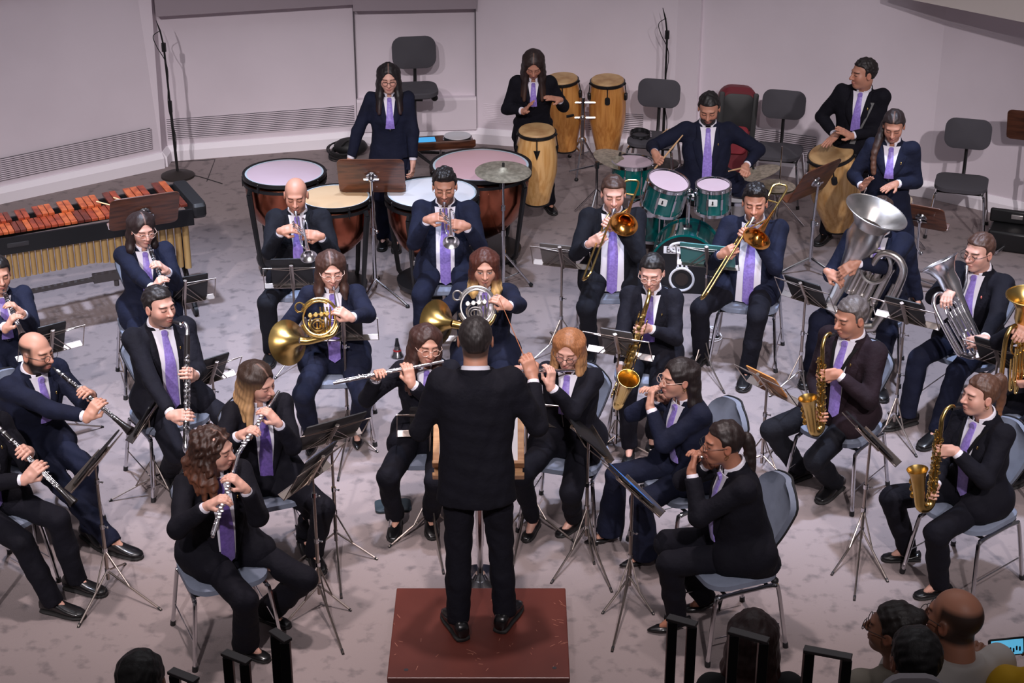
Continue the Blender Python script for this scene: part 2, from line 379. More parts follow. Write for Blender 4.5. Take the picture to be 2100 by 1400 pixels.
# ================================================================ conductor's podium
PODX = at(983, 1300, .2)
pod = thing('podium', 'low red-brown wooden podium the conductor stands on', 'podium', (PODX[0], PODX[1], 0))
c1, c2 = at(808, 1206, .2), at(1157, 1204, .2); c3 = at(1172, 1389, .2); c4 = at(799, 1391, .2)
pw, pd_ = (c2[0] - c1[0] + c3[0] - c4[0]) / 2, (c1[1] + c2[1] - c3[1] - c4[1]) / 2; pc = (c1 + c2 + c3 + c4) / 4
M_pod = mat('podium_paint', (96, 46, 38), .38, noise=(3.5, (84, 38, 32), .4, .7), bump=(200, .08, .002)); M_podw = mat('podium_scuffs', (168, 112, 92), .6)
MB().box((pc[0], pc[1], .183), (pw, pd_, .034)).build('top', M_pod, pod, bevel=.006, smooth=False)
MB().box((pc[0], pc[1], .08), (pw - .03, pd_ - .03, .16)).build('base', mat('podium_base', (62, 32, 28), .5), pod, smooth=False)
mb = MB()
for px, py in ((833, 1373), (1137, 1369)): mb.lathe(at(px, py, .2) - Z * .0005, Z, [(0, .012), (.0015, .012)], 14)
mb.build('bolt_hole', M_gap, pod)
mb = MB(); r_ = random.Random(3)
for i in range(46):
    px, py = (r_.gauss(990, 95), r_.gauss(1345, 22)) if i < 24 else ((r_.choice((812, 1150)) + r_.gauss(0, 7)) if i < 38 else r_.uniform(820, 1150), r_.uniform(1225, 1370))
    if not (808 < px < 1160 and 1215 < py < 1384): continue
    q = at(px, py, .2002); a = r_.uniform(0, 3); l = r_.uniform(.004, .02); dd = A(math.cos(a), math.sin(a), 0) * l; mb.box(q, (2 * l, .0022, .0006), (nrm(dd), np.cross(Z, nrm(dd)), Z))
tag(mb.build('scuff_marks', M_podw, pod), kind='stuff')
# ================================================================ chairs
def rot_for(psi): return PI + rad(psi)
def chair_proto(fab, tapered, label, cat, group, name):
    t = thing(name, label, cat, (0, 0, 0), group)
    mb = MB(); mb.plate((0, .0, .445), (1, 0, 0), (0, 1, 0), .45, .43, .05, .11, bend=.012); mb.build('seat', fab, t)
    y0 = nrm(A(0, -.20, 1)); mb = MB(); bx = A(1, 0, 0)
    if tapered:
        G, N = [], []
        for i in range(13):
            v = i / 12; hw = .188 * min(1, (.34 + .80 * v ** .6)) * (1 - max(0, v - .66) ** 2 * 5.2); row = []; nr = []
            for j in range(13):
                u = -1 + j / 6; row.append(A(hw * u, -.205, .55) + y0 * (.41 * v) + A(0, .03 * u * u + .03 * (1 - v) ** 2 - .02, 0)); nr.append(A(-.12 * u, 1, .2))
            G.append(row); N.append(nr)
        mb.grid(G, .035, N); bk = mb.build('backrest', fab, t)
        mb = MB(); mb.grid([[p - A(0, .036, .006) + (p - A(0, p[1], .78)) * .035 for p in r] for r in G], .012, N); mb.build('back_shell', M_blackp, bk)
    else:
        mb.plate(A(0, -.235, .83), bx, y0, .40, .265, .04, .085, bend=.03); bk = mb.build('backrest', fab, t)
    mb = MB(); mb.tube(bez([A(0, -.05, .405), A(0, -.20, .41), A(0, -.275, .48), A(0, -.315, .78)]), .016, 8); mb.build('back_stem', M_black, t)
    [MB().ball(q_, .023).build('tilt_knob', M_blackp, t) for q_ in ((.10, -.22, .40), (-.16, -.2, .395))]
    mb = MB()
    for y in (-.13, .13): mb.rod((-.2, y, .405), (.2, y, .405), .010)
    mb.rod((-.12, .0, .408), (.12, 0, .408), .02); mb.build('crossbar', M_black, t)
    for s in (-1, 1):
        mb = MB(); mb.tube([A(s * .2, -.17, .40), A(s * .2, .17, .40)], .0125); mb.build('side_rail', M_chrome, t)
        mb = MB(); mb.rod((s * .235, -.2, .16), (s * .235, .2, .16), .004); mb.build('side_wire', M_chrome, t)
        for e in (-1, 1):
            mb = MB(); mb.tube(bez([A(s * .2, e * .12, .40), A(s * .205, e * .175, .393), A(s * .212, e * .198, .36), A(s * .25, e * .245, .012)], 5), .0125); lg = mb.build('leg', M_chrome, t)
            mb = MB(); mb.rod((s * .248, e * .243, .03), (s * .2515, e * .246, .0), .016); mb.build('foot_cap', M_blackp, lg)
    return t
CH_BLUE = chair_proto(M_bluefab, True, 'blue-grey padded chair', 'chair', 'blue-grey chairs of the seated players', 'padded_chair')
CH_GREY = chair_proto(M_greyfab, False, 'dark grey chair', 'chair', 'empty dark grey chairs along the wall', 'wall_chair')
used_proto = {}
def place_chair(proto, x, y, psi, label):
    o = proto if proto.name not in used_proto else copy_tree(proto); used_proto[proto.name] = 1
    o.location = (x, y, 0); o.rotation_euler = (0, 0, rot_for(psi)); o['label'] = label; return o
GREY = [(1339, 284, -14, 'empty dark grey chair holding the jingle ring and drumsticks, right of the tall congas'),
        (1594, 309, -16, 'empty dark grey chair by the wall behind the right of the drummer'), (1972, 374, -17, 'empty dark grey chair alone by the right wall')]
# ================================================================ microphone stands
def mic_stand(px, py, top_py, label, lean=0.):
    g = at(px, py, 0); h = height_over(g, top_py); t = thing('microphone_stand', label, 'microphone stand', g, 'black stands against the back wall')
    mb = MB(); mb.lathe(g, Z, [(0, .16), (.02, .16), (.035, .13), (.045, .05), (.06, .02)], 32); mb.build('base', mat('mic_base', (52, 46, 44), .6, .3), t)
    top = g + A(lean, 0, h * .84); mid = g + (top - g) * .55
    mb = MB(); mb.rod(g + Z * .04, mid, .014); mb.rod(mid, top, .010); mb.build('pole', M_black, t)
    mb = MB(); mb.rod(mid - Z * .06, mid + Z * .05, .019); mb.rod(top - Z * .05, top + Z * .03, .022); mb.build('clutch', M_black, t)
    mb = MB(); mb.rod(top, top + A(-.02, 0, .14), .008); mb.rod(top + A(-.02, 0, .14), A(top[0] - .05, g[1], h), .009, .003); mb.build('microphone', M_black, t)
    mb = MB(); mb.tube(bez([top + A(-.02, 0, .15), top + A(-.085, -.02, .10), top + A(-.06, -.02, 0), top + A(.02, -.015, -.2), mid + A(-.015, -.015, 0), mid + A(.03, -.015, -.3), g + A(.01, -.02, .06), g + A(.2, -.02, .01), g + A(.46, -.22, .008)]), .004, 6); mb.build('cable', M_blackp, t)
mic_stand(365, 362, 42, 'thin black microphone stand on a round base, at the left back corner', -.03)
mic_stand(1358, 338, 16, 'thin black microphone stand rising behind the chair with the jingle ring', .0)

# tall chair on a pole behind the timpanist
g = at(852, 330, 0); zt = height_over(g, 182); t = thing('high_chair', 'tall dark grey chair on a pole against the wall, behind the woman at the timpani', 'chair', g); q = A(g[0], g[1], zt)
mb = MB(); mb.plate(q - Z * .02, (1, .15, 0), (-.15, 1, 0), .46, .44, .06, .13, bend=.012); mb.build('seat', M_greyfab, t)
mb = MB(); mb.plate(q + A(-.0, .25, .29), (1, .15, 0), nrm(A(-.03, .2, 1)), .43, .31, .04, .10, bend=-.03); mb.build('backrest', M_greyfab, t)
mb = MB(); mb.tube(bez([q + A(0, .05, -.06), q + A(0, .22, -.04), q + A(0, .27, .06), q + A(0, .28, .28)]), .018); mb.build('back_stem', M_black, t)
mb = MB(); mb.rod(g + Z * .1, q - Z * .05, .025); mb.box(q - Z * .07, (.18, .2, .05)); mb.build('pole', M_black, t); mb = MB(); mb.ball(q + A(.2, .0, -.09), .035); mb.build('tilt_knob', M_blackp, t)
for i in range(5): a = rad(72 * i + 18); mb = MB(); mb.rod(g + Z * .1, g + A(math.cos(a), math.sin(a), 0) * .3 + Z * .05, .022, .014); mb.ball(g + A(math.cos(a), math.sin(a), 0) * .3 + Z * .03, .03); mb.build('leg', M_black, t)
# ================================================================ people
def fdir(psi): return A(math.sin(rad(psi)), -math.cos(rad(psi)), 0)
def head_matrix(yaw, pitch, roll=0):
    f = fdir(yaw); r = A(f[1], -f[0], 0); p = rad(pitch); u = Z * math.cos(p) + f * math.sin(p); f = f * math.cos(p) - Z * math.sin(p)
    q = rad(roll); r, u = r * math.cos(q) + u * math.sin(q), u * math.cos(q) - r * math.sin(q)
    return np.stack([r, f, u], 1)                       # columns: right, forward, up
def two_bone(a, c, l1, l2, pole):
    d = c - a; L = np.linalg.norm(d); k = L / (l1 + l2) * 1.004
    if k > 1: l1, l2 = l1 * k, l2 * k
    x = (l1 * l1 - l2 * l2 + L * L) / (2 * L); h = math.sqrt(max(l1 * l1 - x * x, 0)); u = d / L; p = nrm(pole - u * (pole @ u)); return a + u * x + p * h, k
def skeleton(head, pose='sit', psi=0., hyaw=None, pitch=9, roll=0, lean=4, s=1., fem=False, hipz=None, side=0., feet=None, seat=None, turn=0., **kw):
    k = dict(kw); k.update(pose=pose, psi=psi, s=s, fem=fem, lean=lean)
    F = fdir(psi); R = A(F[1], -F[0], 0); U = nrm(Z * math.cos(rad(lean)) + F * math.sin(rad(lean)) + R * math.tan(rad(side)))
    hz = hipz if hipz is not None else (.56 if pose == 'sit' else (.92 * s if pose == 'stand' else .56))
    off = U * (.50 + .10) * s + Z * .042 * s + F * .045 * s
    H = at(head[0], head[1], hz + off[2]); hip = H - off
    k.update(H=H, F=F, R=R, U=U, hip=hip, N=hip + U * .5 * s, Rh=head_matrix(psi if hyaw is None else hyaw, pitch - 5, roll), hs=(.965 if fem else 1.04) * s ** .5)
    tF = nrm(np.cross(U, R)) * 1.0; tF = tF if tF @ F > 0 else -tF
    Rt, Ft = R, tF
    if turn:                                            # shoulders turned against the hips
        c_, s_ = math.cos(rad(turn)), math.sin(rad(turn)); Rt, Ft = nrm(R * c_ - tF * s_), nrm(tF * c_ + R * s_)
    k['Rt'] = np.stack([Rt, Ft, U], 1)
    sw = (.150 if fem else .168) * s
    k['SR'] = k['N'] - U * .055 * s + Rt * sw; k['SL'] = k['N'] - U * .055 * s - Rt * sw
    k['M'] = H + k['Rh'] @ (A(0, .112, -.066) * k['hs'])
    hw = .088 * s; k['hips'] = [hip + R * hw, hip - R * hw]; k['feet'] = []
    for i in (0, 1):
        sg = 1 if i == 0 else -1; f = feet[i] if feet else None
        if f is None:
            base = k['hips'][i] + (F * .40 * s if pose != 'stand' else 0) + R * sg * .03; fp = A(base[0], base[1], 0); fd = nrm(F + R * sg * .25)
        else:
            fp = at(f[0], f[1], k.get('floor', 0.) + .02); fd = fdir(f[2] if len(f) > 2 else psi + sg * -8)
        fp[2] = k.get('floor', 0.) + (f[3] if f and len(f) > 3 else 0.)
        k['feet'].append((fp, fd))
    return k
CURL = {'grip': ((35, 50, 30), (42, 55, 32), (46, 55, 32), (50, 55, 30)), 'keys': ((28, 38, 22), (32, 40, 24), (34, 42, 24), (34, 40, 22)), 'flat': ((6, 8, 5), (4, 7, 4), (5, 8, 5), (8, 10, 6)), 'fist': ((60, 75, 45), (66, 80, 45), (68, 82, 45), (70, 80, 45)), 'relax': ((18, 25, 15), (24, 30, 16), (28, 34, 18), (32, 36, 18))}
def hand_prims(W, d, n, left, s, style):
    y = np.cross(n, d) * (1 if left else -1); B = np.stack([d, y, n], 1); T = lambda *v: W + B @ (A(*v) * s); pr = []
    pr.append(p_box(T(.047, .0, .0), A(.043, .037, .0125) * s, B, .011 * s)); pr.append(p_cone(T(-.02, 0, 0), T(.03, 0, 0), .024 * s, .022 * s))
    for (yb, ln, rr, sp), c in zip(((.029, .074, .0092, .10), (.0095, .083, .0095, .02), (-.010, .076, .009, -.04), (-.0275, .058, .008, -.12)), CURL[style]):
        p = T(.084 - abs(yb) * .15, yb, .001); a = 0
        for seg, cc in zip((.46, .30, .24), c):
            a += rad(cc); dv = B @ nrm(A(math.cos(a), sp * math.cos(a), -math.sin(a))); q = p + dv * ln * seg * s; pr.append((p_cone(p, q, rr * s, rr * .93 * s), 'add', .006)); p = q; rr *= .93
    b0, b1, b2 = T(.012, .024, -.008), T(.044, .050, -.022), T(.070, .056 if style == 'flat' else .046, -.030)
    if style in ('grip', 'fist', 'keys'): b2 = T(.070, .040, -.042)
    pr += [(p_cone(b0, b1, .0145 * s, .0115 * s), 'add', .012), (p_cone(b1, b2, .0112 * s, .009 * s), 'add', .006)]
    return pr
def rumple(V, amp, seed):
    r = np.random.RandomState(seed); D = np.zeros_like(V)
    for i in range(14):
        w = r.normal(size=3); w *= 2 * PI / (np.linalg.norm(w) * r.uniform(.07, .24)); D += np.outer(np.sin(V @ w + r.uniform(0, 6)), nrm(r.normal(size=3)))
    return V + D * amp / 3
def tors_tab(k):
    s, fem, st = k['s'], k['fem'], k['pose'] == 'stand'; bl = k.get('belly', 0.)
    if fem: T = [(-.17, .198, .15, .0), (-.05, .186, .138, 0), (.06, .162, .118 + bl, .0 + bl * .5), (.17, .156, .112 + bl, .003 + bl * .5), (.29, .174, .124, .012), (.38, .172, .108, .0), (.43, .158, .090, -.012), (.465, .105, .075, -.016), (.495, .076, .070, -.012), (.508, .069, .066, -.010)]
    else: T = [(-.19, .202, .145, .0), (-.05, .192, .138 + bl * .6, bl * .5), (.06, .180, .126 + bl, bl * .7), (.18, .180, .124 + bl, .002 + bl * .6), (.30, .196, .130, .003), (.39, .194, .114, -.006), (.44, .176, .096, -.014), (.475, .115, .082, -.016), (.500, .085, .078, -.012), (.510, .078, .074, -.010)]
    T = np.array(T) * s
    if not st: T = T[T[:, 0] > -.18 * s]; T = np.r_[[[-.13 * s, T[0, 1] * 1.04, T[0, 2] * 1.02, 0]], T] if k['fem'] else np.r_[[[-.12 * s, .2 * s, .145 * s, 0]], T]
    return T[np.argsort(T[:, 0])]
def skin_cols(k, V, base):
    q = ((V - k['H']) @ k['Rh']) / k['hs']; x, y, z = np.abs(q[:, 0]), q[:, 1], q[:, 2]; c = np.tile(base, (len(V), 1)); hc = lin3(k.get('hairc', (30, 20, 16)))
    def mixin(m, col, f): c[:] = c * (1 - (m * f)[:, None]) + np.asarray(col) * (m * f)[:, None]
    g = lambda v, w: np.exp(-(v / w) ** 2)
    sm = lambda v, a, b: np.clip((v - a) / (b - a), 0, 1)
    fr = sm(y, .04, .06)
    mixin(g(x - .04, .022) * g(z + .03, .02) * fr, base * A(1.05, .72, .70), .45); mixin(g(x, .016) * g(z + .03, .016) * sm(y, .1, .115), base * A(1.05, .75, .72), .35)
    mixin(sm(x, .073, .082) * g(y + .005, .03) * g(z + .01, .03), base * A(1.05, .68, .62), .5)
    if k.get('beard', 0):
        bm = sm(-z, .03, .05) * sm(y, -.03, .0) * (1 - g(x, .02) * g(z + .066, .012)); bm = np.maximum(bm, g(z + .048, .006) * (x < .032) * fr) * (z > -.155); mixin(bm, hc * .5 + .003, min(1, k['beard'] * 1.15))
    mixin(np.clip(1.6 * g(x, .021) * g(z + .0665, .0085), 0, 1) * sm(y, .07, .085), lin3(k.get('lip', (168, 92, 88))), .8)
    arch = .0235 - ((x - .034) / .03) ** 2 * .006; mixin(np.clip(1.5 * g(z - arch, .0046), 0, 1) * sm(x, .010, .014) * (1 - sm(x, .050, .055)) * sm(y, .05, .06), hc * .45, .92)
    mixin(g(x - .031, .02) * g(z - .006, .014) * fr, base * A(.80, .68, .66), .5)
    el = (-.002 + ((x - .031) / .016) ** 2 * .002)
    if k.get('open', 0):
        mixin(np.clip(2 * g(x - .031, .0115) * g(z - el - .0035, .0042), 0, 1) * fr, A(.75, .72, .72), .8); mixin(np.clip(2 * g(x - .031, .0048) * g(z - el - .004, .0045), 0, 1) * fr, A(.02, .012, .01), .95)
        mixin(np.clip(1.6 * g(z - el - .009, .0026), 0, 1) * (np.abs(x - .031) < .016) * fr, A(.02, .012, .01), .9)
    else: mixin(np.clip(1.7 * g(z - el, .0028), 0, 1) * (np.abs(x - .031) < .0165) * fr, A(.025, .014, .012), .9)
    if k.get('scalp', 0):
        lim = k.get('scalpz', .02); sc_ = sm(-y + k.get('scalpy', .02), -.01, .01) * sm(z + .075 + .5 * np.minimum(y, 0) * 0, 0, .02) * (1 - sm(z, lim, lim + .02)) * sm(.2 - x, .0, .1); sc_ *= 1 - g(y + .005, .028) * g(z + .008, .03) * sm(x, .06, .075); mixin(sc_, hc * .6, min(1, k['scalp'] * 1.1))
    return c
def hair_mesh(k):
    st = k.get('hair', 'short'); H, Rh, hs = k['H'], k['Rh'], k['hs']; T = lambda *v: H + Rh @ (A(*v) * hs); E = lambda c, r, dz=0: p_ell(T(*c), A(*r) * hs, Rh)
    if st == 'none': return None
    if st in ('short', 'quiff', 'buzz'):
        g = .003 if st == 'buzz' else .0075
        cap = E((0, -.014, .034), (.079 + g, .098 + g, .090 + g)); fade = k.get('fade', 0.)
        pr = [(cap, 'add', .01)]
        if st == 'quiff': pr += [(E((0, .055, .108), (.055, .045, .03)), 'add', .03), (E((0, .0, .118), (.06, .06, .02)), 'add', .03)]
        pr += [(p_box(T(0, .135, -.062), A(.13, .098, .142) * hs, head_tilt(Rh, 8), .035 * hs), 'sub', .010), (E((0, .13, .03), (.06, .06, .072)), 'sub', .012), (E((.086, .055, -.025), (.035, .045, .055)), 'sub', .012), (E((-.086, .055, -.025), (.035, .045, .055)), 'sub', .012),
               (p_box(T(0, -.02, -.145 + fade), A(.2, .14, .085) * hs, head_tilt(Rh, 16), .02), 'sub', .012)]
        if st != 'buzz' or True: pr += [(E((.084, -.004, -.012), (.016, .026, .036)), 'sub', .008), (E((-.084, -.004, -.012), (.016, .026, .036)), 'sub', .008)]
        V, Fc = soft_mesh(pr, .0048)
    else:
        fw = k.get('fringe', .0); pr = [(E((0, -.016, .034), (.088, .106, .099)), 'add', .02)]
        down = k.get('down', -.30); th = .026; SB = k['Rt']; ch = lambda a, r, z, y0=-.02: T(math.sin(a) * r * .86, y0 - math.cos(a) * r, z)
        if st in ('long', 'bob', 'curly'):
            a1 = k.get('wrap', 118); n = 11
            for i in range(n):
                a = rad(-a1 + 2 * a1 * i / (n - 1)); r2 = .105 + (.028 if st == 'curly' else 0.); fw_ = max(0., abs(a) - 1.0) * 1.6
                top = ch(a, .082, .05); mid = ch(a, .094, -.06); low = ch(a, r2, -.15)
                ext = low + (Rh @ A(0, 0, -1) * .25 + A(0, 0, -1) * .75) * (abs(down) - .15) * hs * (1 - .12 * abs(math.sin(a))) + (k['F'] * (.075 * min(fw_, 1.1)) - k['F'] * .03 * (fw_ < .1) + k['R'] * np.sign(a) * .012) * min(1., (abs(down) - .15) / .12) if down < -.15 else low
                low = low + k['F'] * .03 * min(fw_, 1.)
                if st == 'bob': low = ch(a, .108, max(down, -.15)); ext = low
                pr += [(p_cone(top, mid, .03, th), 'add', .025), (p_cone(mid, low, th, th), 'add', .025)] + ([(p_cone(low, ext, th, .016), 'add', .025)] if st != 'bob' else [])
            if st == 'curly':
                r_ = random.Random(5)
                for i in range(46):
                    a = rad(r_.uniform(-a1, a1)); zz = r_.uniform(down, -.04); pr.append((p_ell(ch(a, r_.uniform(.10, .15), zz), A(1, 1, 1.2) * r_.uniform(.018, .03)), 'add', .012))
            pr += [(E((0, .128, -.040), (.071 if st == 'curly' else .063, .098, .135)), 'sub', .016)]
        else:
            pr += [(p_box(T(0, .138, -.062), A(.13, .098, .140) * hs, head_tilt(Rh, 8), .04 * hs), 'sub', .012), (E((0, .13, .03), (.056, .062, .074)), 'sub', .014), (E((.09, .05, -.03), (.035, .048, .055)), 'sub', .012), (E((-.09, .05, -.03), (.035, .048, .055)), 'sub', .012),
                   (p_box(T(0, -.02, -.15), A(.2, .14, .085) * hs, head_tilt(Rh, 16), .02), 'sub', .012), (E((.086, -.004, -.012), (.018, .026, .036)), 'sub', .008), (E((-.086, -.004, -.012), (.018, .026, .036)), 'sub', .008)]
            if st == 'pony':
                px_ = k.get('tail', [(0, -.11, .05), (0, -.15, .01), (0, -.16, -.12), (0, -.15, -.26)]); P = bez([T(*q) for q in px_[:2]] + [T(*px_[1]) + (T(*q) - T(*px_[1])) * .0 + (Rh @ A(q[0] - px_[1][0], q[1] - px_[1][1], 0) + Z * (q[2] - px_[1][2])) * hs for q in px_[2:]], 4); m = len(P)
                for i in range(m - 1): u = i / (m - 1); pr.append((p_cone(P[i], P[i + 1], .02 + .016 * math.sin(PI * min(1, u * 1.3)) * (1 - u * .3), .02 + .016 * math.sin(PI * min(1, (i + 1) / (m - 1) * 1.3)) * (1 - u * .3)), 'add', .012))
            if st == 'bun': pr.append((E(k.get('bunat', (0, -.10, .075)), (.05, .045, .045)), 'add', .012))
        V, Fc = soft_mesh(pr, .0055)
    rr = np.random.RandomState(NP[0]); amp = {'quiff': .0036, 'short': .0024, 'buzz': .0012, 'curly': .006, 'long': .0013, 'bob': .0013}.get(st, .002); n0 = nrm_rows(V - H)
    for _ in range(10):
        w = rr.normal(size=3); w *= 2 * PI / (np.linalg.norm(w) * rr.uniform(.024, .06)); V = V + n0 * (np.sin(V @ w + rr.uniform(0, 6)) * amp / 2.6)[:, None]
    q = ((V - H) @ Rh) / hs; hc = lin3(k.get('hairc', (30, 20, 16))); c = np.tile(hc, (len(V), 1)); r = np.random.RandomState(3); az = np.arctan2(q[:, 0], -q[:, 1])
    c *= (1 + .16 * np.sin(az * 41 + 2 * np.sin(az * 7)) + .16 * np.sin(az * 97 + 5 * q[:, 2]))[:, None]
    if 'tips' in k:
        z0, z1 = k.get('tipz', (-.02, -.16)); f = np.clip((q[:, 2] - z0) / (z1 - z0), 0, 1)[:, None]; c = c * (1 - f) + lin3(k['tips']) * f * (1 + .2 * np.sin(az * 31))[:, None]
    if k.get('part'):
        f = np.exp(-((q[:, 0] - k.get('partx', 0)) / .0045) ** 2) * (q[:, 2] > .06) * (q[:, 1] > -.02); c = c * (1 - f[:, None] * .55) + lin3(k['skin']) * .5 * f[:, None] * .55
    return V, Fc, np.clip(c, 0.002, 1)
def nrm_rows(v): return v / np.maximum(np.linalg.norm(v, axis=1), 1e-6)[:, None]
def head_tilt(Rh, deg):
    c, s = math.cos(rad(deg)), math.sin(rad(deg)); return Rh @ np.array([[1, 0, 0], [0, c, -s], [0, s, c]])
def perp_(v, a): return v - a * (v @ a)
def foot_loft(p, d, s, prof, z0=0.):                    # prof rows: along, half width, bottom, top
    y = np.cross(Z, d); V, F = [], []; n = 14
    for (x, w, b_, t_) in prof:
        for j in range(n):
            a = 2 * PI * j / n; ca, sa = math.cos(a), math.sin(a); V.append(p + d * x * s + y * w * s * np.sign(ca) * abs(ca) ** .7 + Z * (z0 + (b_ + (t_ - b_) * (.5 + .5 * np.sign(sa) * abs(sa) ** .8)) * s))
    m = len(prof)
    for i in range(m - 1):
        for j in range(n): F.append((i * n + j, i * n + (j + 1) % n, (i + 1) * n + (j + 1) % n, (i + 1) * n + j))
    return V, F + [tuple(range(n - 1, -1, -1)), tuple((m - 1) * n + j for j in range(n))]
SHOES = {'oxford': [(-.085, .018, .018, .06), (-.08, .032, .018, .088), (-.05, .038, .018, .10), (-.01, .038, .018, .095), (.04, .042, .018, .078), (.09, .047, .018, .06), (.14, .046, .018, .05), (.175, .034, .02, .04), (.192, .014, .022, .03)],
         'flat': [(-.085, .016, .012, .05), (-.08, .03, .012, .062), (-.05, .034, .012, .05), (-.01, .034, .012, .034), (.04, .038, .012, .032), (.07, .042, .012, .044), (.11, .042, .012, .042), (.145, .034, .014, .034), (.165, .014, .016, .025)],
         'pump': [(-.08, .016, .055, .095), (-.072, .028, .05, .10), (-.04, .031, .04, .08), (0, .031, .025, .055), (.04, .036, .010, .036), (.07, .040, .008, .044), (.11, .036, .008, .04), (.15, .018, .009, .028), (.17, .006, .01, .02)]}
NP = [0]
def make_person(k, label, hands=None, group=None, name='person'):
    NP[0] += 1; s, F, R, U, hip, N, H, Rh, hs, fem = k['s'], k['F'], k['R'], k['U'], k['hip'], k['N'], k['H'], k['Rh'], k['hs'], k['fem']
    seated = k['pose'] != 'stand'; base = lin3(k.get('skin', (205, 152, 128))) * A(.86, .83, .82); k.setdefault('skin', (205, 152, 128)); suit = k.get('suit', M_navy); hands = hands or {}
    root = thing(name, label, 'person', (hip[0], hip[1], k.get('floor', 0.)), group); T = lambda *v: H + Rh @ (A(*v) * hs); cut = k.get('cut', False)
    E = lambda c, r: p_ell(T(*c), A(*r) * hs, Rh)
    # ---- arms
    arms = {}
    for sd in 'RL':
        S = k['S' + sd]; sg = 1 if sd == 'R' else -1; h = hands.get(sd)
        if h is None:
            kn = k['hips'][0 if sd == 'R' else 1] + F * (.28 if seated else .02) * s + Z * (.10 if seated else -.02); h = dict(G=kn + R * sg * (0 if seated else .16), n=nrm(Z + R * sg * .6) if seated else R * sg, d=nrm(F - R * sg * .3 - Z * .25) if seated else nrm(-Z + F * .2), style='relax')
        n = nrm(h['n'])
        if 'd' in h: d = nrm(h['d'])
        else:
            a = nrm(h['a']); n = nrm(n - a * (n @ a)); d = np.cross(a, n); ref = h.get('ref', h['G'] - S - R * sg * .2); d = d if d @ ref > 0 else -d
        n = nrm(n - d * (n @ d)); st = h.get('style', 'grip'); hsz = (.93 if fem else 1.02) * s ** .3
        W = h['G'] - d * (.088 if st not in ('flat', 'relax') else .10) * hsz + n * (.024 if st in ('grip', 'fist', 'keys') else .014) * hsz
        pole = h.get('pole', -Z * 1.0 + R * sg * .38 - F * .3); Ej, kk = two_bone(S, W, (.275 if fem else .295) * s, (.24 if fem else .26) * s, pole)
        if kk > 1.12: print('REACH', label[:40], sd, round(kk, 2))
        arms[sd] = (S, Ej, W, d, n, st, hsz)
    # ---- body: head, neck and chest, hands and forearms, limbs under the clothes
    fat = k.get('fat', 0.)
    pr = [(E((0, -.012, .030), (.077, .096, .088)), 'add', .02), (E((0, .018, -.038), (.063 + fat, .074, .080)), 'add', .03), (E((0, .058, -.094), (.028 + fat, .028, .022)), 'add', .03), (E((.036, .055, -.026), (.028 + fat, .03, .034)), 'add', .025), (E((-.036, .055, -.026), (.028 + fat, .03, .034)), 'add', .025),
          (E((0, .078, .026), (.048, .016, .012)), 'add', .02), (E((.031, .104, .004), (.018, .014, .011)), 'sub', .014), (E((-.031, .104, .004), (.018, .014, .011)), 'sub', .014), (E((.031, .080, .003), (.015, .012, .0105)), 'add', .006), (E((-.031, .080, .003), (.015, .012, .0105)), 'add', .006),
          (p_cone(T(0, .088, .014), T(0, .114, -.028), .0085 * hs, .0125 * hs), 'add', .012), (E((.0125, .100, -.032), (.0085, .011, .007)), 'add', .006), (E((-.0125, .100, -.032), (.0085, .011, .007)), 'add', .006),
          (E((0, .091, -.0605), (.022, .0105, .006)), 'add', .006), (E((0, .089, -.0725), (.018, .010, .0065)), 'add', .006), (E((0, .105, -.0665), (.018, .006, .0016)), 'sub', .004),
          (E((.081, -.006, -.006), (.009, .021, .031)), 'add', .008), (E((-.081, -.006, -.006), (.009, .021, .031)), 'add', .008), (E((.089, -.002, -.002), (.005, .012, .018)), 'sub', .006), (E((-.089, -.002, -.002), (.005, .012, .018)), 'sub', .006),
          (p_cone(T(0, -.022, -.06), N + F * .0 + Z * .0, (.050 if fem else .057) * hs + fat, (.051 if fem else .060) * s), 'add', .025), (p_cone(N + k['Rt'][:, 0] * .02 * s - U * .045 * s, N - k['Rt'][:, 0] * .02 * s - U * .045 * s, .046 * s, .046 * s), 'add', .015)]
    parts = [soft_mesh(pr, .0042 if not k.get('far') else .006)]; nh = len(parts[0][0])
    for sd in 'RL':
        S, Ej, W, d, n, st, hsz = arms[sd]
        if k.get('nohand', '').find(sd) < 0: parts.append(soft_mesh(hand_prims(W, d, n, sd == 'L', hsz, st) + [(p_cone(W, W + nrm(Ej - W) * .10, .023 * hsz, .030 * hsz), 'add', .015)], .0042))
    knees = []
    inner = [p_cone(hip, N - U * .12, .08 * s, .07 * s), p_cone(N - U * .12, N + (H - N) * .3, .04, .035)]
    for sd in 'RL': S, Ej, W = arms[sd][:3]; inner += [p_cone(N - U * .06, S, .045, .04), p_cone(S, Ej, .036, .033), p_cone(Ej, W, .032, .026)]
    shoe = k.get('shoe', 'oxford')
    for i in (0, 1):
        fp, fd = k['feet'][i]; an = fp - fd * .03 * s + Z * .085 * s; L1, L2 = .43 * s, .40 * s; sg = 1 if i == 0 else -1
        kn, kk = two_bone(k['hips'][i], an, L1, L2, (F * .5 + Z + R * sg * .12) if seated else F)
        if kk > 1.08: print('LEG', label[:44], i, round(kk, 2))
        knees.append((kn, an)); inner += [p_cone(k['hips'][i], kn, .05, .045), p_cone(kn, an, .042, .032), p_cone(an, fp + fd * .05 * s + Z * .035, .032, .022)]
    parts.append(soft_mesh(inner if not cut else inner[:8], .016, .02))
    V, Fc = join_soft(parts); col = np.tile(base, (len(V), 1)); col[:nh] = skin_cols(k, V[:nh], base); link_mesh('body', V, Fc, M_skin, root, col=col)
    # ---- hair, glasses
    hm = hair_mesh(k)
    if hm: link_mesh('hair', hm[0], hm[1], M_hair, root, col=hm[2])
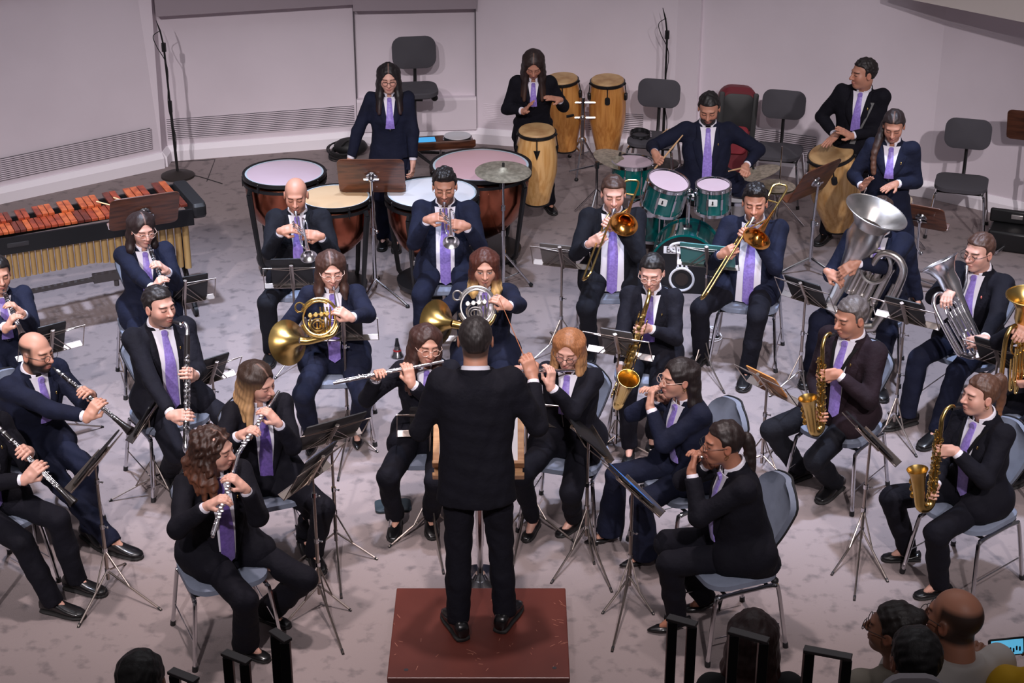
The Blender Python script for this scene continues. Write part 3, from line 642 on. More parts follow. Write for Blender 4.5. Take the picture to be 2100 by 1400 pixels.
    if k.get('glasses'):
        gm, sz = k['glasses'], k.get('gsize', .023); mb = MB(); fx, fu = Rh[:, 0], Rh[:, 2]
        for e in (-1, 1):
            mb.tube(circ(T(e * .033, .112, -.002), fx, fu * .86, sz * hs, 18), .0017, 5, closed=True); mb.tube([T(e * (.033 + sz * .95), .110, .004), T(e * .08, .085, .008), T(e * .086, .0, .006)], .0015, 5)
        mb.tube([T(-.011, .113, .003), T(0, .117, .006), T(.011, .113, .003)], .0015, 5); mb.build('glasses', gm, root)
    if k.get('earring'):
        mb = MB(); [mb.tube(circ(T(e * .088, .0, -.042), Rh[:, 1], Rh[:, 2], .009, 12), .0016, 5, closed=True) for e in (-1, 1)]; mb.build('earrings', M_gold, root)
    # ---- jacket
    tab = tors_tab(k); RT = k['Rt']; pj = [(p_loft(hip, RT, tab), 'add', .03)]; sl = k.get('sleeve', 1.); cl = .036 + .004 * s
    for sd in 'RL':
        S, Ej, W = arms[sd][:3]; sg = 1 if sd == 'R' else -1; ue = nrm(W - Ej); We = W - ue * k.get('cuffgap', .052)
        ra = (.059 if fem else .066) * s * sl
        pj += [(p_cone(S - RT[:, 0] * sg * .06 - U * .01, S, .06 * s, ra), 'add', .035), (p_cone(S, Ej, ra, .052 * s * sl), 'add', .028), (p_cone(Ej, We, .054 * s * sl, .041 * s * sl), 'add', .016)]
    if seated:
        for i in (0, 1):
            kn = knees[i][0]; sg = 1 if i == 0 else -1; hp = k['hips'][i] + R * sg * .03; hem = hp + (kn - hp) * (.30 if k.get('flap', True) else .1) + Z * .015; pj.append((p_cone(hp + Z * .02, hem, .118 * s, .104 * s), 'add', .03))
        pj.append((p_box(A(hip[0], hip[1], .473 - .5 + hip[2] - .56), A(1, 1, .5)), 'sub', .01))
    pj.append((p_ell(N + RT[:, 1] * .082 * s + U * .012 * s, A(.054, .058, .048) * s, RT), 'sub', .008))
    for sd in 'RL':
        ue = nrm(arms[sd][2] - arms[sd][1]); We = arms[sd][2] - ue * (k.get('cuffgap', .052) - .012); pj.append((p_box(We + ue * .10, A(.09, .09, .10), np.stack(frame_from(ue), 1), .001), 'sub', .003))
    V, Fc = soft_mesh(pj, .010); jk = link_mesh(k.get('topname', 'jacket'), rumple(V, .0048, NP[0]), Fc, suit, root)
    # ---- trousers and shoes
    if not cut:
        fl = k.get('flare', .062 if not fem else .058); pt = [(p_ell(hip + Z * .0, A(.172, .125, .095) * s, np.stack([R, F, Z], 1)), 'add', .03)]; tm = k.get('trousers', suit)
        for i in (0, 1):
            kn, an = knees[i]; end = an + (kn - an) * k.get('hem', .0) - Z * .02; tr = .088 * s * (1 + fat * 4); pt += [(p_cone(k['hips'][i], kn, tr, .069 * s), 'add', .03), (p_cone(kn, kn + (end - kn) * .5, .067 * s, (.062 * s + fl) / 2 + .002), 'add', .02), (p_cone(kn + (end - kn) * .5, end, (.062 * s + fl) / 2 + .002, fl), 'add', .02)]
        for i in (0, 1):
            end = knees[i][1] + (knees[i][0] - knees[i][1]) * k.get('hem', .0) - Z * .02; ud = nrm(end - knees[i][0]); pt.append((p_box(end + ud * .15, A(.1, .1, .15), np.stack(frame_from(ud), 1), .001), 'sub', .004))
        if seated: pt.append((p_box(A(hip[0] - F[0] * .05, hip[1] - F[1] * .05, hip[2] - .084 - .1), np.array([.24, .26, .1]), np.stack([R, F, Z], 1)), 'sub', .02))
        V, Fc = soft_mesh(pt, .0115); link_mesh('trousers', rumple(V, .0052, NP[0] + 50), Fc, tm, root)
        for i in (0, 1):
            fp, fd = k['feet'][i]; pf = SHOES[shoe]; V, Fc = foot_loft(fp - fd * .03 * s, fd, s * (.93 if fem else 1.03), pf); sh = link_mesh('shoe', V, Fc, k.get('shoem', M_shoe), root)
            if shoe != 'pump': V, Fc = foot_loft(fp - fd * .03 * s, fd, s * (.93 if fem else 1.03), [(x, w * 1.07 + .001, 0, .022) for x, w, a_, b_ in pf]); link_mesh('sole', V, Fc, M_sole, sh)
            else: mb = MB(); y_ = fp - fd * .105 * s; mb.rod(y_ + Z * .07, y_ + fd * .004, .014, .006); mb.build('heel', M_shoe, sh)
            if k.get('sock'): mb = MB(); an = knees[i][1]; mb.rod(an + Z * .09, an - Z * .02, .042, .036, 12); mb.build('sock', k['sock'], root)
    # ---- shirt, tie, lapels
    if k.get('suitfront', True):
        O = lambda h, x, o: _front(hip, RT, tab, h, x, o); wt = k.get('vee', .058) * s; h0 = k.get('button', .20) * s; wl = k.get('veelow', .004) * s; hN = (.497 if not fem else .485) * s; mb = MB()
        hv = np.linspace(h0, hN, 12); wv = [wl + (wt - wl) * ((h - h0) / (hN - h0)) ** .75 for h in hv]
        mb.grid([[O(h, w * u, .012) for u in np.linspace(1, -1, 9)] for h, w in zip(hv, wv)], .006, [[RT[:, 1]] * 9] * 12)
        na = nrm(H - N - F * .02); nb = N - F * .004 * s; xa = nrm(R - na * (R @ na)); ya = np.cross(na, xa); ya = ya if ya @ F > 0 else -ya; G, NN = [], []
        rn = (.058 if fem else .067) * s + fat * .6
        for i in range(21):
            a = rad(18 + 324 * i / 20); dr = xa * math.sin(a) + ya * math.cos(a); fr_ = .5 + .5 * math.cos(a); G.append([nb + dr * (rn + .008 + .006 * fr_) + na * (.0 - .035 * fr_), nb + dr * (rn + .002) + na * (.040 - .028 * fr_), nb + dr * (rn - .004) + na * (.044 - .028 * fr_)]); NN.append([dr] * 3)
        mb.build('shirt', M_shirt, root); mb = MB(); mb.grid(G, .004, NN); mb.build('shirt_collar', M_shirt, root)
        G2 = [[nb + (g_[0] - nb) * 1.0 + nrm(perp_(g_[1] - nb, na)) * .012 - na * .022, nb + (g_[1] - nb) + nrm(perp_(g_[1] - nb, na)) * .011 - na * .016, nb + (g_[1] - nb) + nrm(perp_(g_[1] - nb, na)) * .006 - na * .016] for g_ in G[4:-4]]; mb = MB(); mb.grid(G2, .008, NN[4:-4]); mb.build('collar', k.get('lapelm', suit), jk)
        for sd in 'RL':
            S, Ej, W = arms[sd][:3]; ue = nrm(Ej - W)
            mb = MB(); mb.tube([W + ue * .022, W + ue * .03, W + ue * .075], [.0300, .0325, .0335], 16); mb.build('shirt_cuff', M_shirt, root)
        if k.get('tie', True):
            hb = max(k.get('tieend', 0.) * s, h0 + .01); mb = MB(); ht = hN - .012; hh = np.linspace(ht - .02, hb, 12); wv2 = [.016 + .022 * min(1, (ht - h) / .25) for h in hh]; G = [[O(h, w * u, .019 + .006 * (1 - u * u)) for u in (-1, -.4, .4, 1)] for h, w in zip(hh, wv2)]
            if k.get('button', .2) < .1: tip = O(hb - .03, 0, .021); G.append([tip] * 4)
            mb.grid([g[::-1] for g in G][::-1], .006, [[RT[:, 1]] * 4] * len(G)); tm_ = k.get('tiem', M_tie); te = mb.build('tie', tm_, root)
            mb = MB(); p = O(ht - .008, 0, .021); mb.plate(p, RT[:, 0], RT[:, 2], .038 * s, .036 * s, .022, .012); mb.build('knot', tm_, te)
        for e in (1, -1):
            n_ = 12; hv = np.linspace(h0 - .01, hN - .004, n_); G = []
            for h in hv:
                u = (h - h0) / (hN - h0); w = wl + (wt - wl) * max(u, 0) ** .75; lw = (.012 + .058 * math.sin(min(1, max(u, 0) * 1.28) * PI * .5)) * (1 if u < .74 else (.50 if u < .80 else .80 * (1.5 - u))); lw *= s; G.append([O(h, e * (w + lw * t_), .014 + .007 * math.sin(PI * t_) - .004 * t_) for t_ in np.linspace(0, 1, 5)])
            if e > 0: G = [g[::-1] for g in G]
            mb = MB(); mb.grid(G, .006, [[RT[:, 1]] * 5] * n_); lp = mb.build('lapel', k.get('lapelm', suit), jk)
            if k.get('pin', 1) and e < 0: mb = MB(); mb.ball(O(.375 * s, e * .078 * s, .02), (.006, .006, .011)); mb.build('lapel_pin', k.get('pinm', M_gold), lp)
        mb = MB(); q = O(h0 - .012, 0, .006); mb.ball(q, .0085)
        if k.get('button', .2) > .1: mb.build('button', k.get('btnm', M_blackp), jk)
    if k.get('strap'):
        P = [_front(hip, RT, tab, h, x, .021) for h, x in ((.47 * s, -.075), (.42 * s, -.06), (.34 * s, -.035), (.27 * s, -.01), (.21 * s, .012))]; x_ = RT[:, 0]; mb = MB(); mb.grid([[p + x_ * .012, p, p - x_ * .012] for p in P], .004, [[RT[:, 1]] * 3] * 5); P = [_front(hip, RT, tab, h, x, .021) for h, x in ((.47 * s, .07), (.42 * s, .06), (.34 * s, .045), (.27 * s, .03), (.21 * s, .015))]; mb.grid([[p + x_ * .01, p, p - x_ * .01] for p in P], .004, [[RT[:, 1]] * 3] * 5); mb.build('neck_strap', M_black, root)
    k['arms'] = arms; k['knees'] = knees; k['root'] = root
    return root
def _front(o, RT, tab, h, x, off):
    a, b_, y = np.interp(h, tab[:, 0], tab[:, 1]), np.interp(h, tab[:, 0], tab[:, 2]), np.interp(h, tab[:, 0], tab[:, 3]); t = min(abs(x / a), .97); yy = b_ * (1 - t ** 2.5) ** .4
    nx = (abs(x) / a) ** 1.5 / a * np.sign(x); ny = (yy / b_) ** 1.5 / b_; l = math.hypot(nx, ny); return o + RT @ A(x + off * nx / l, yy + y + off * ny / l, h)
def at_depth(px, py, Y):
    d = sight(px, py); return CAM + d * ((Y - CAM[1]) / d[1])
# ================================================================ instruments held by the players (each returns the grips for the hands)
def perp(v, a): a = nrm(a); return nrm(v - a * (v @ a))
def side_grips(k, D, gl, gr, st='keys'):
    R, F = k['R'], perp(k['F'] + Z * .2, D); return dict(L=dict(G=gl, a=D, n=-R * .8 + F * .5, style=st, ref=F), R=dict(G=gr, a=D, n=R * .8 + F * .5, style=st, ref=F))
def keywork(mb, p, D, up, sd, t0, t1, n, r=.0045, gap=.014):
    for e in (-1, 1): mb.rod(p + D * t0 + up * gap + sd * e * .005, p + D * t1 + up * gap + sd * e * .005, .0016, n=5)
    for i in range(n):
        t = t0 + (t1 - t0) * (i + .5) / n; e = (-1) ** i; q = p + D * t + up * gap + sd * e * .004 * (i % 3); mb.lathe(q - up * .003, up, [(0, r * 1.25), (.004, r * 1.25), (.006, r * .6)], 8)
        if i % 3 == 0: mb.rod(q, q + sd * e * .018 + D * .012, .0025, .004, 5)
def clarinet(k, end, label, L=.64, near=True, fl=.36, fr=.62, out=0.):
    M = k['M'] + k['Rh'][:, 1] * .012; P = reach(end[0], end[1], M, L, near); D = nrm(P - M); t = thing('clarinet', label, 'clarinet', M, 'clarinets held by players'); up = perp(k['F'] + Z, D); sd = np.cross(D, up)
    mb = MB(); mb.lathe(M, D, [(.07, .0125), (.075, .0145), (.13, .0150), (.135, .0132), (.30, .0135), (.305, .0155), (.325, .0155), (.33, .0135), (.50, .014), (.505, .016), (.52, .016), (.54, .0165), (.58, .0195), (.615, .026), (L - .002, .0315), (L, .030), (L - .012, .022)], 18); mb.build('tube', M_wood_bl, t)
    mb = MB(); mb.lathe(M, D, [(-.012, .003), (.0, .0065), (.03, .0095), (.06, .012), (.07, .0125)], 12, sx=.8); mb.build('mouthpiece', M_blackp, t)
    for a in (.073, .132, .302, .328, .503, .522): MB().lathe(M + D * a, D, [(0, .0158), (.005, .0162), (.009, .0158)], 14).build('ring', M_silver, t)
    MB().lathe(M + D * .03, D, [(0, .0115), (.022, .013)], 10).build('ligature', M_silver, t)
    mb = MB(); keywork(mb, M, D, up, sd, .15, .29, 9); keywork(mb, M, D, up, sd, .34, .50, 9); keywork(mb, M, D, perp(sd + up * .4, D), up, .2, .5, 7); mb.build('keys', M_silver, t)
    return side_grips(k, D, M + D * fl * L, M + D * fr * L)
def bass_clarinet(k, elbow, bottom, label):
    M = k['M'] + k['Rh'][:, 1] * .01; E_ = reach(elbow[0], elbow[1], M, .16); B = reach(bottom[0], bottom[1], E_, .80); D = nrm(B - E_); t = thing('bass_clarinet', label, 'bass clarinet', M); up = perp(k['F'] + Z * .2, D); sd = np.cross(D, up)
    c = bez([M + nrm(E_ - M) * .075, M + (E_ - M) * .62 - Z * .012, E_ + Z * .012 - nrm(E_ - M) * .03, E_ + D * .015, E_ + D * .07], 6); mb = MB(); mb.tube(c, .0125, 10); mb.build('neck', M_silver, t)
    mb = MB(); mb.lathe(M, nrm(E_ - M), [(-.012, .004), (.0, .008), (.03, .012), (.085, .014)], 12); mb.build('mouthpiece', M_blackp, t)
    mb = MB(); mb.lathe(E_ + D * .06, D, [(0, .016), (.01, .019), (.22, .019), (.23, .021), (.25, .021), (.26, .018), (.60, .0185), (.68, .019)], 16); mb.build('tube', M_wood_bl, t)
    mb = MB(); keywork(mb, E_ + D * .06, D, up, sd, .12, .62, 16, .008, .021); keywork(mb, E_ + D * .06, D, perp(up + sd, D), up, .14, .6, 12, .008, .021); keywork(mb, E_ + D * .06, D, perp(up - sd, D), up, .2, .6, 10, .007, .021); mb.build('keys', M_silver, t)
    mb = MB(); q = E_ + D * .73; mb.tube(bez([q, q + D * .05, q + D * .085 + up * .035, q + D * .06 + up * .08, q + D * .0 + up * .09]), [.019] * 16 + [.02] * 17, 12) if False else mb.tube(bez([q, q + D * .04, q + D * .06 + up * .035, q + D * .03 + up * .065]), .019, 12); qq = q + D * .03 + up * .065; mb.shell(qq, nrm(up * .75 - D * .9), [(0, .019), (.03, .026), (.06, .040), (.085, .056)], 24); mb.build('bell', M_silver, t)
    mb = MB(); mb.rod(q + D * .05, q + D * .16, .005); mb.ball(q + D * .16, .009); mb.build('peg', M_black, t)
    g = side_grips(k, D, E_ + D * .30, E_ + D * .56); return g
def flute(k, end, label, L=.60, name='flute', m=None, near=True, r=.0095, fl=.22, fr=.52, cat='flute', group='silver flutes'):
    m = m or M_silver; M = k['M'] - Z * .006 + k['Rh'][:, 1] * .008; P = reach(end[0], end[1], M, L, near); D = nrm(P - M); t = thing(name, label, cat, M, group); up = perp(Z + k['F'] * .3, D); sd = np.cross(D, up); h = .085 * L / .6
    mb = MB(); mb.lathe(M - D * h, D, [(0, r * .6), (.002, r), (h + L, r), (h + L + .001, r * .6)], 14); mb.build('tube', m, t)
    mb = MB(); mb.ball(M, (.018, .012, .006), 10, np.stack([D, sd, up], 1)); mb.build('lip_plate', M_silver, t)
    mb = MB()
    for a in (.10, .14, .82): mb.lathe(M + D * L * a, D, [(0, r * 1.15), (.012, r * 1.2), (.014, r * 1.1)], 12)
    keywork(mb, M, D, up, sd, L * .18, L * .78, 14, .0075 * L / .6 + .001, r + .004); keywork(mb, M, D, perp(sd + up * .2, D), up, L * .5, L * .97, 6, .006, r + .003); mb.build('keys', M_silver, t)
    F = k['F']; return dict(L=dict(G=M + D * fl * L, a=D, n=F * .75 + Z * .25, style='keys', ref=Z, pole=-Z + F * .5 - k['R'] * .2), R=dict(G=M + D * fr * L, a=D, n=Z * .55 - F * .6, style='keys', ref=F + Z, pole=-Z + k['R'] * .9))
def trumpet(k, bell, label, near=True):
    M = k['M'] + k['Rh'][:, 1] * .006; P = reach(bell[0], bell[1], M, .50, near); D = nrm(P - M); t = thing('trumpet', label, 'trumpet', M, 'silver trumpets'); dn = perp(-Z * .6 - k['F'] * .2 + k['R'] * -.45, D); sd = np.cross(D, dn); up = -dn
    mb = MB(); mb.lathe(M, D, [(0, .0135), (.004, .0125), (.02, .006), (.075, .0045), (.09, .006)], 12); mb.build('mouthpiece', M_silver, t)
    mb = MB(); a, b = M + D * .08, M + D * .33; q = dn * .075; mb.tube(bez([a, b, b + D * .04 + q * .5, b + q], 6), .0058, 8); mb.tube([b + q, M + D * .26 + q], .0058, 8)
    bt = M + q * .55 + D * .02; B0 = M + D * .10 + q * .52 + sd * .03; mb.tube(bez([B0 + D * .13 + q * .4, B0 + D * .0 + q * .55, B0 - D * .04 + q * .2, B0 - D * .02 - q * .15, B0 + D * .05 - q * .2], 6), .006, 8)
    mb.build('leadpipe', M_silver, t)
    mb = MB(); o = B0 - q * .2 + D * .04; Lb = (P - M) @ D - .14 + .0; mb.shell(o, D, [(0, .006), (Lb * .45, .0085), (Lb * .68, .0125), (Lb * .82, .019), (Lb * .91, .029), (Lb * .97, .046), (Lb, .061)], 28); mb.build('bell', M_silver, t)
    for i in range(3):
        mb = MB(); c = M + D * (.185 + .026 * i) + q * .5 + sd * .012; mb.rod(c - dn * .065, c + dn * .065, .0095, n=12); mb.rod(c - dn * .105, c - dn * .065, .003); mb.lathe(c - dn * .11, -dn, [(0, .009), (.004, .009)], 10); mb.rod(c - dn * .068, c - dn * .06, .0115); mb.rod(c + dn * .06, c + dn * .072, .0115); mb.build('valve', M_silver, t)
    R, F = k['R'], k['F']; c = M + D * .21 + q * .5
    return dict(R=dict(G=c - dn * .05 + R * .02, d=nrm(D * .25 - R * .85 + Z * .35), n=nrm(Z * .5 + R * .5 + F * .4), style='keys', pole=R * .45 - Z), L=dict(G=c + dn * .02 - R * .02, d=nrm(D * .25 + R * .85 + Z * .3), n=nrm(-R * .6 + F * .5 + Z * .3), style='grip', pole=-R * .45 - Z))
def trombone(k, crook, label, bell_t=.20, m=None, dx=.115, near=True, L=.80):
    m = m or M_rose; M = k['M'] + k['Rh'][:, 1] * .004; P = reach(crook[0], crook[1], M, L, near); D = nrm(P - M); t = thing('trombone', label, 'trombone', M, 'brass trombones'); lf = perp(-k['R'] + Z * .0, D); up = perp(Z, D)
    mb = MB(); mb.lathe(M, D, [(0, .020), (.005, .019), (.03, .010), (.08, .006), (.10, .009)], 14); mb.build('mouthpiece', M_silver, t)
    o = M + D * .10; w = -up * .085 * .3 + perp(k['R'], D) * 0; w = -perp(up * .6 + lf * .5, D) * .088
    mb = MB(); e1 = M + D * (L - .03); mb.tube([o, e1], .0078, 8); mb.tube([o + w + D * .05, e1 + w], .0078, 8); mb.tube([e1 + w * .5 + (-w * .5 * math.cos(PI * i / 10)) + D * .044 * math.sin(PI * i / 10) for i in range(11)], .0085, 8); mb.rod(o + D * .11, o + D * .11 + w, .006); mb.rod(o + D * .20, o + D * .20 + w, .006); mb.build('slide', M_goldd, t)
    mb = MB(); g = o + lf * dx * .0 + w; b0 = M + lf * dx + up * .03; bk = -D * .34
    mb.tube(bez([o + w + D * .05, o + w - D * .05, b0 + bk * .6 - lf * dx * .75 + w * .3, b0 + bk - lf * .1 + w * .1, b0 + bk * 1.09 - lf * .05, b0 + bk, b0 + bk * .3], 7), [.0085] * 43, 9); mb.rod(b0 - D * .02, o + w, .006); mb.rod(b0 + bk * .55, b0 + bk * .55 - lf * .09, .006); mb.build('tuning_slide', M_goldd, t)
    mb = MB(); Lb = .10 + bell_t; mb.shell(b0 + bk * .3, D, [(0, .0085), (Lb * .35, .013), (Lb * .6, .021), (Lb * .78, .034), (Lb * .9, .056), (Lb * .97, .085), (Lb, .104)], 36); mb.build('bell', m, t)
    R, F = k['R'], k['F']; g2 = o + D * .20 + w * .5
    return dict(R=dict(G=g2, d=nrm(-R * .6 + Z * .5 + F * .3), n=nrm(R * .5 + F * .7), style='grip', pole=R * .5 - Z), L=dict(G=o + w * .4 + D * .02, d=nrm(R * .7 + Z * .4 + F * .3), n=nrm(-R * .4 + F * .9), style='grip', pole=-R * .6 - Z))
def coil(mb, c, ex, ey, rx, ry, r, n=28, a0=0, a1=360, dz=None):
    pts = [c + ex * rx * math.cos(rad(a0 + (a1 - a0) * i / n)) + ey * ry * math.sin(rad(a0 + (a1 - a0) * i / n)) + (dz * i / n if dz is not None else 0) for i in range(n + (0 if a1 - a0 == 360 else 1))]; mb.tube(pts, r, 8, closed=(a1 - a0 == 360))
def horn(k, ring, bellp, label, m=None, m2=None):
    m = m or M_gold; m2 = m2 or m; M = k['M'] + k['Rh'][:, 1] * .006; c = reach(ring[0], ring[1], M, .33); t = thing('french_horn', label, 'french horn', c, 'french horns'); v = nrm(CAM - c); ez = nrm(k['F'] * .85 + Z * .35); ex = perp(A(1, 0, 0), ez); ey = np.cross(ez, ex); ey = ey if ey[2] > 0 else -ey
    mb = MB(); coil(mb, c, ex, ey, .118, .125, .0105, 36, 200, 520); coil(mb, c + ez * .02, ex, ey, .103, .108, .007, 32, 60, 380); coil(mb, c - ez * .02 - ey * .035, ex, ey, .066, .06, .0065, 26); coil(mb, c + ez * .022 - ey * .045 - ex * .01, ex, ey, .045, .04, .006, 22); coil(mb, c + ez * .025 - ey * .045 - ex * .01, ex, ey, .028, .025, .0055, 18); coil(mb, c + ez * .02 - ex * .125 + ey * .07, ex, ey, .028, .03, .006, 20)
    for i in range(4): mb.tube(bez([c + ex * (.07 - .022 * i) + ey * .07, c + ex * (.075 - .022 * i) + ey * .02 + ez * .018, c + ex * (.065 - .022 * i) - ey * .09 + ez * .012, c + ex * (.055 - .022 * i) - ey * .10, c + ex * (.05 - .022 * i) - ey * .03 + ez * .015], 5), .0055, 7)
    mb.build('tubing', m, t)
    for i in range(4):
        mb = MB(); q = c + ex * (.05 - .036 * i) + ey * (.03 - .004 * i) + ez * .012; mb.lathe(q - ez * .012, ez, [(0, .015), (.028, .016), (.032, .012)], 14); mb.build('rotary_valve', m, t)
    mb = MB()
    for i in range(3): mb.rod(c + ex * .09 + ey * (.06 - .02 * i) + ez * .02, c + ex * .135 + ey * (.075 - .02 * i) + ez * .03, .004)
    mb.build('lever', M_silver, t)
    a = c + ex * .115 + ey * .03; mb = MB(); mb.tube(bez([M + nrm(a - M) * .03, M + (a - M) * .5, a, c + ex * .115 - ey * .06], 6), [.0045] * 6 + [.006] * 7 + [.007] * 6, 8); mb.lathe(M, nrm(a - M), [(0, .011), (.004, .0105), (.045, .0045)], 12); mb.build('leadpipe', M_silver, t)
    bp = reach(bellp[0], bellp[1], c, .30, False); q = c - ey * .118 + ex * .05 - ez * .01; ax = nrm(bp - q); bd = nrm(ax * 1. - ez * .55); mb = MB(); bt = bez([c + ex * .118 - ey * .05, c + ex * .09 - ey * .10, q, q + (bp - q) * .45 - ey * .01 + ez * .03, bp - bd * .13], 7); mb.tube(bt, list(np.linspace(.011, .030, len(bt))), 14, cap=False); mb.shell(bp - bd * .14, bd, [(0, .028), (.05, .040), (.09, .060), (.125, .092), (.145, .128), (.155, .152)], 36); mb.build('bell', m2, t)
    R, F = k['R'], k['F']; return dict(L=dict(G=c + ex * .12 + ey * .045 + ez * .02, d=nrm(-ex * .7 + ey * .5 + ez * .3), n=nrm(ex * .4 + ez * .8 + Z * .3), style='grip', pole=-R - Z * .6), R=dict(G=bp - bd * .02, d=nrm(bp - bd * .1 - k['SR']), n=nrm(R + F * .3), style='flat', pole=R * .8 - Z))
def sax(k, bottom, label, L=.52, m=None, bow_dir=None, big=1., neck=.13, group='saxophones', reachL=None, dy=.2, tilt=.24, gl=.16, gr=.42):
    m = m or M_gold; M = k['M'] + k['Rh'][:, 1] * .006; P = at_depth(bottom[0], bottom[1], M[1] - dy); hd = nrm(P - M); f = bow_dir if bow_dir is not None else k['F']; f = perp(f, hd); t = thing('saxophone', label, 'saxophone', M, group)
    T0 = M + f * neck * .9 + hd * .10; D = nrm(P - T0); f = perp(f, D); sd = np.cross(D, f); L = np.linalg.norm(P - T0) - .06
    mb = MB(); nk = bez([M + f * .045 - Z * .004, M + f * neck * .5 + Z * .018, M + f * neck * .85 + Z * .0, T0 - D * .02, T0 + D * .02], 6); mb.tube(nk, list(np.linspace(.009, .014 * big, len(nk))), 12); mb.build('neck', m, t)
    mb = MB(); mb.lathe(M - f * .012, nrm(nk[1] - M), [(0, .005), (.03, .011), (.07, .013), (.085, .012)], 12); mb.build('mouthpiece', M_blackp, t)
    mb = MB(); r0, r1 = .013 * big, .026 * big; bw = .046 * big; n = 10; body = [T0 + D * (L * i / n) for i in range(n + 1)]; rr = [r0 + (r1 - r0) * i / n for i in range(n + 1)]
    c = T0 + D * L + f * bw; bow = [c - f * bw * math.cos(rad(a)) + D * bw * .95 * math.sin(rad(a)) for a in range(15, 181, 15)]; body += bow; rr += [r1 + .004 * big * i / len(bow) for i in range(len(bow))]; mb.tube(body, rr, 18); mb.build('body', m, t)
    mb = MB(); e = bow[-1]; bd = nrm(-D * .95 + f * tilt); mb.shell(e + D * .004, bd, [(0, .030 * big), (.09 * big, .034 * big), (.14 * big, .039 * big), (.18 * big, .046 * big), (.205 * big, .056 * big), (.215 * big, .061 * big)], 30); mb.build('bell', m, t)
    mb = MB(); keywork(mb, T0, D, f, sd, .05, L * .95, 13, .011 * big, .028 * big); keywork(mb, T0, D, perp(sd + f * .3, D), f, .05, L, 11, .010 * big, .028 * big); keywork(mb, T0, D, perp(-sd + f * .3, D), f, .08, L, 10, .010 * big, .030 * big)
    for i in range(3): q = e + bd * (.03 + .045 * i) * big + sd * .05 * big; mb.lathe(q, sd, [(0, .021 * big), (.006, .021 * big), (.009, .01)], 14)
    mb.rod(T0 + D * .04 + f * .03, T0 + D * .14 + f * .04, .004); mb.build('keys', M_goldd if m is not M_goldd else M_gold, t)
    R = k['R']; F = f; return dict(L=dict(G=T0 + D * gl, a=D, n=-R * .9 + F * .35, style='grip', ref=F, pole=-Z - R * .7), R=dict(G=T0 + D * gr, a=D, n=R * .9 + F * .35, style='grip', ref=F, pole=-Z + R * .5))
def upright_brass(B, axis, side, L, rb, m, name, label, cat, M=None, width=.20, valves=3, r0=.02, inner=None, capm=None):
    u = nrm(axis); v = perp(side, u); w = np.cross(u, v); t = thing(name, label, cat, B - u * L); inner = inner or m; sc_ = width / .2
    mb = MB(); pr = [(0, r0), (.25, r0 * 1.35), (.5, r0 * 2.0), (.68, r0 * 2.9 + .004), (.82, rb * .50), (.92, rb * .70), (.975, rb * .90), (1, rb)]; mb.shell(B - u * L * .80, u, [(a * L * .80, r) for a, r in pr], 44, th=.003); mb.lathe(B - u * .004, u, [(0, rb), (.003, rb + .006), (.006, rb + .004)], 44) if False else None; mb.tube(circ(B, *frame_from(u)[:2], rb, 44), .0045, 6, closed=True); mb.build('bell', m, t)
    q = B - u * L * .80; r1 = r0 * .98; cpt = [q + u * .02, q - u * .06 * sc_, B - u * (L - .05) + v * width * .15, B - u * L + v * width * .5, B - u * (L - .05) + v * width * .87, q - u * .04 + v * width, B - u * L * .42 + v * width, B - u * L * .30 + v * width * .86, B - u * L * .27 + v * width * .62, B - u * L * .32 + v * width * .42, B - u * L * .5 + v * width * .36]
    pt = bez(cpt, 6); mb = MB(); mb.tube(pt, list(np.linspace(r1, r1 * .52, len(pt))), 14); mb.build('main_bow', m, t)
    mb = MB(); vc = B - u * L * .60 + v * width * .45 + w * .045 * sc_
    for i in range(5): a = v * width * (.12 + .16 * i); ln = .16 + .05 * (i % 3); mb.tube(bez([vc - v * width * .3 + a + w * .02 + u * .04, vc - v * width * .3 + a + w * .03 - u * ln * .8 * sc_, vc - v * width * .22 + a + w * .03 - u * ln * sc_, vc - v * width * .14 + a + w * .03 - u * ln * .8 * sc_, vc - v * width * .14 + a + w * .02 + u * .03], 5), .0075 * sc_, 8)
    coil(mb, vc - u * .13 * sc_ + w * .02, u, v, .05 * sc_, .045 * sc_, .008 * sc_, 22); coil(mb, vc + u * .07 * sc_ - w * .03, u, v, .07 * sc_, .055 * sc_, .008 * sc_, 24); mb.build('valve_tubing', inner, t)
    for i in range(valves):
        mb = MB(); q = vc + v * (.036 * (i - (valves - 1) / 2)) * sc_ + w * .012; mb.rod(q - u * .085 * sc_, q + u * .075 * sc_, .0145 * sc_, n=14); mb.rod(q + u * .07 * sc_, q + u * .125 * sc_, .004); mb.lathe(q + u * .125 * sc_, u, [(0, .013), (.006, .013)], 12); mb.rod(q + u * .07 * sc_, q + u * .085 * sc_, .0165 * sc_, n=14); mb.rod(q - u * .095 * sc_, q - u * .08 * sc_, .0165 * sc_, n=14); mb.build('valve', inner, t)
    if M is not None:
        mb = MB(); e = vc + u * .02 - v * .05; d = nrm(e - M); p = [M + d * .06, M + d * .14 + u * .0, B - u * L * .45 + v * width * .1 + w * .03, e]; mb.tube(bez(p, 6), list(np.linspace(.007, .010, 19)) if False else .0085, 8); mb.lathe(M, d, [(0, .017), (.006, .0165), (.03, .010), (.08, .007)], 14); mb.build('leadpipe', inner, t)
    return t, vc, u, v, w
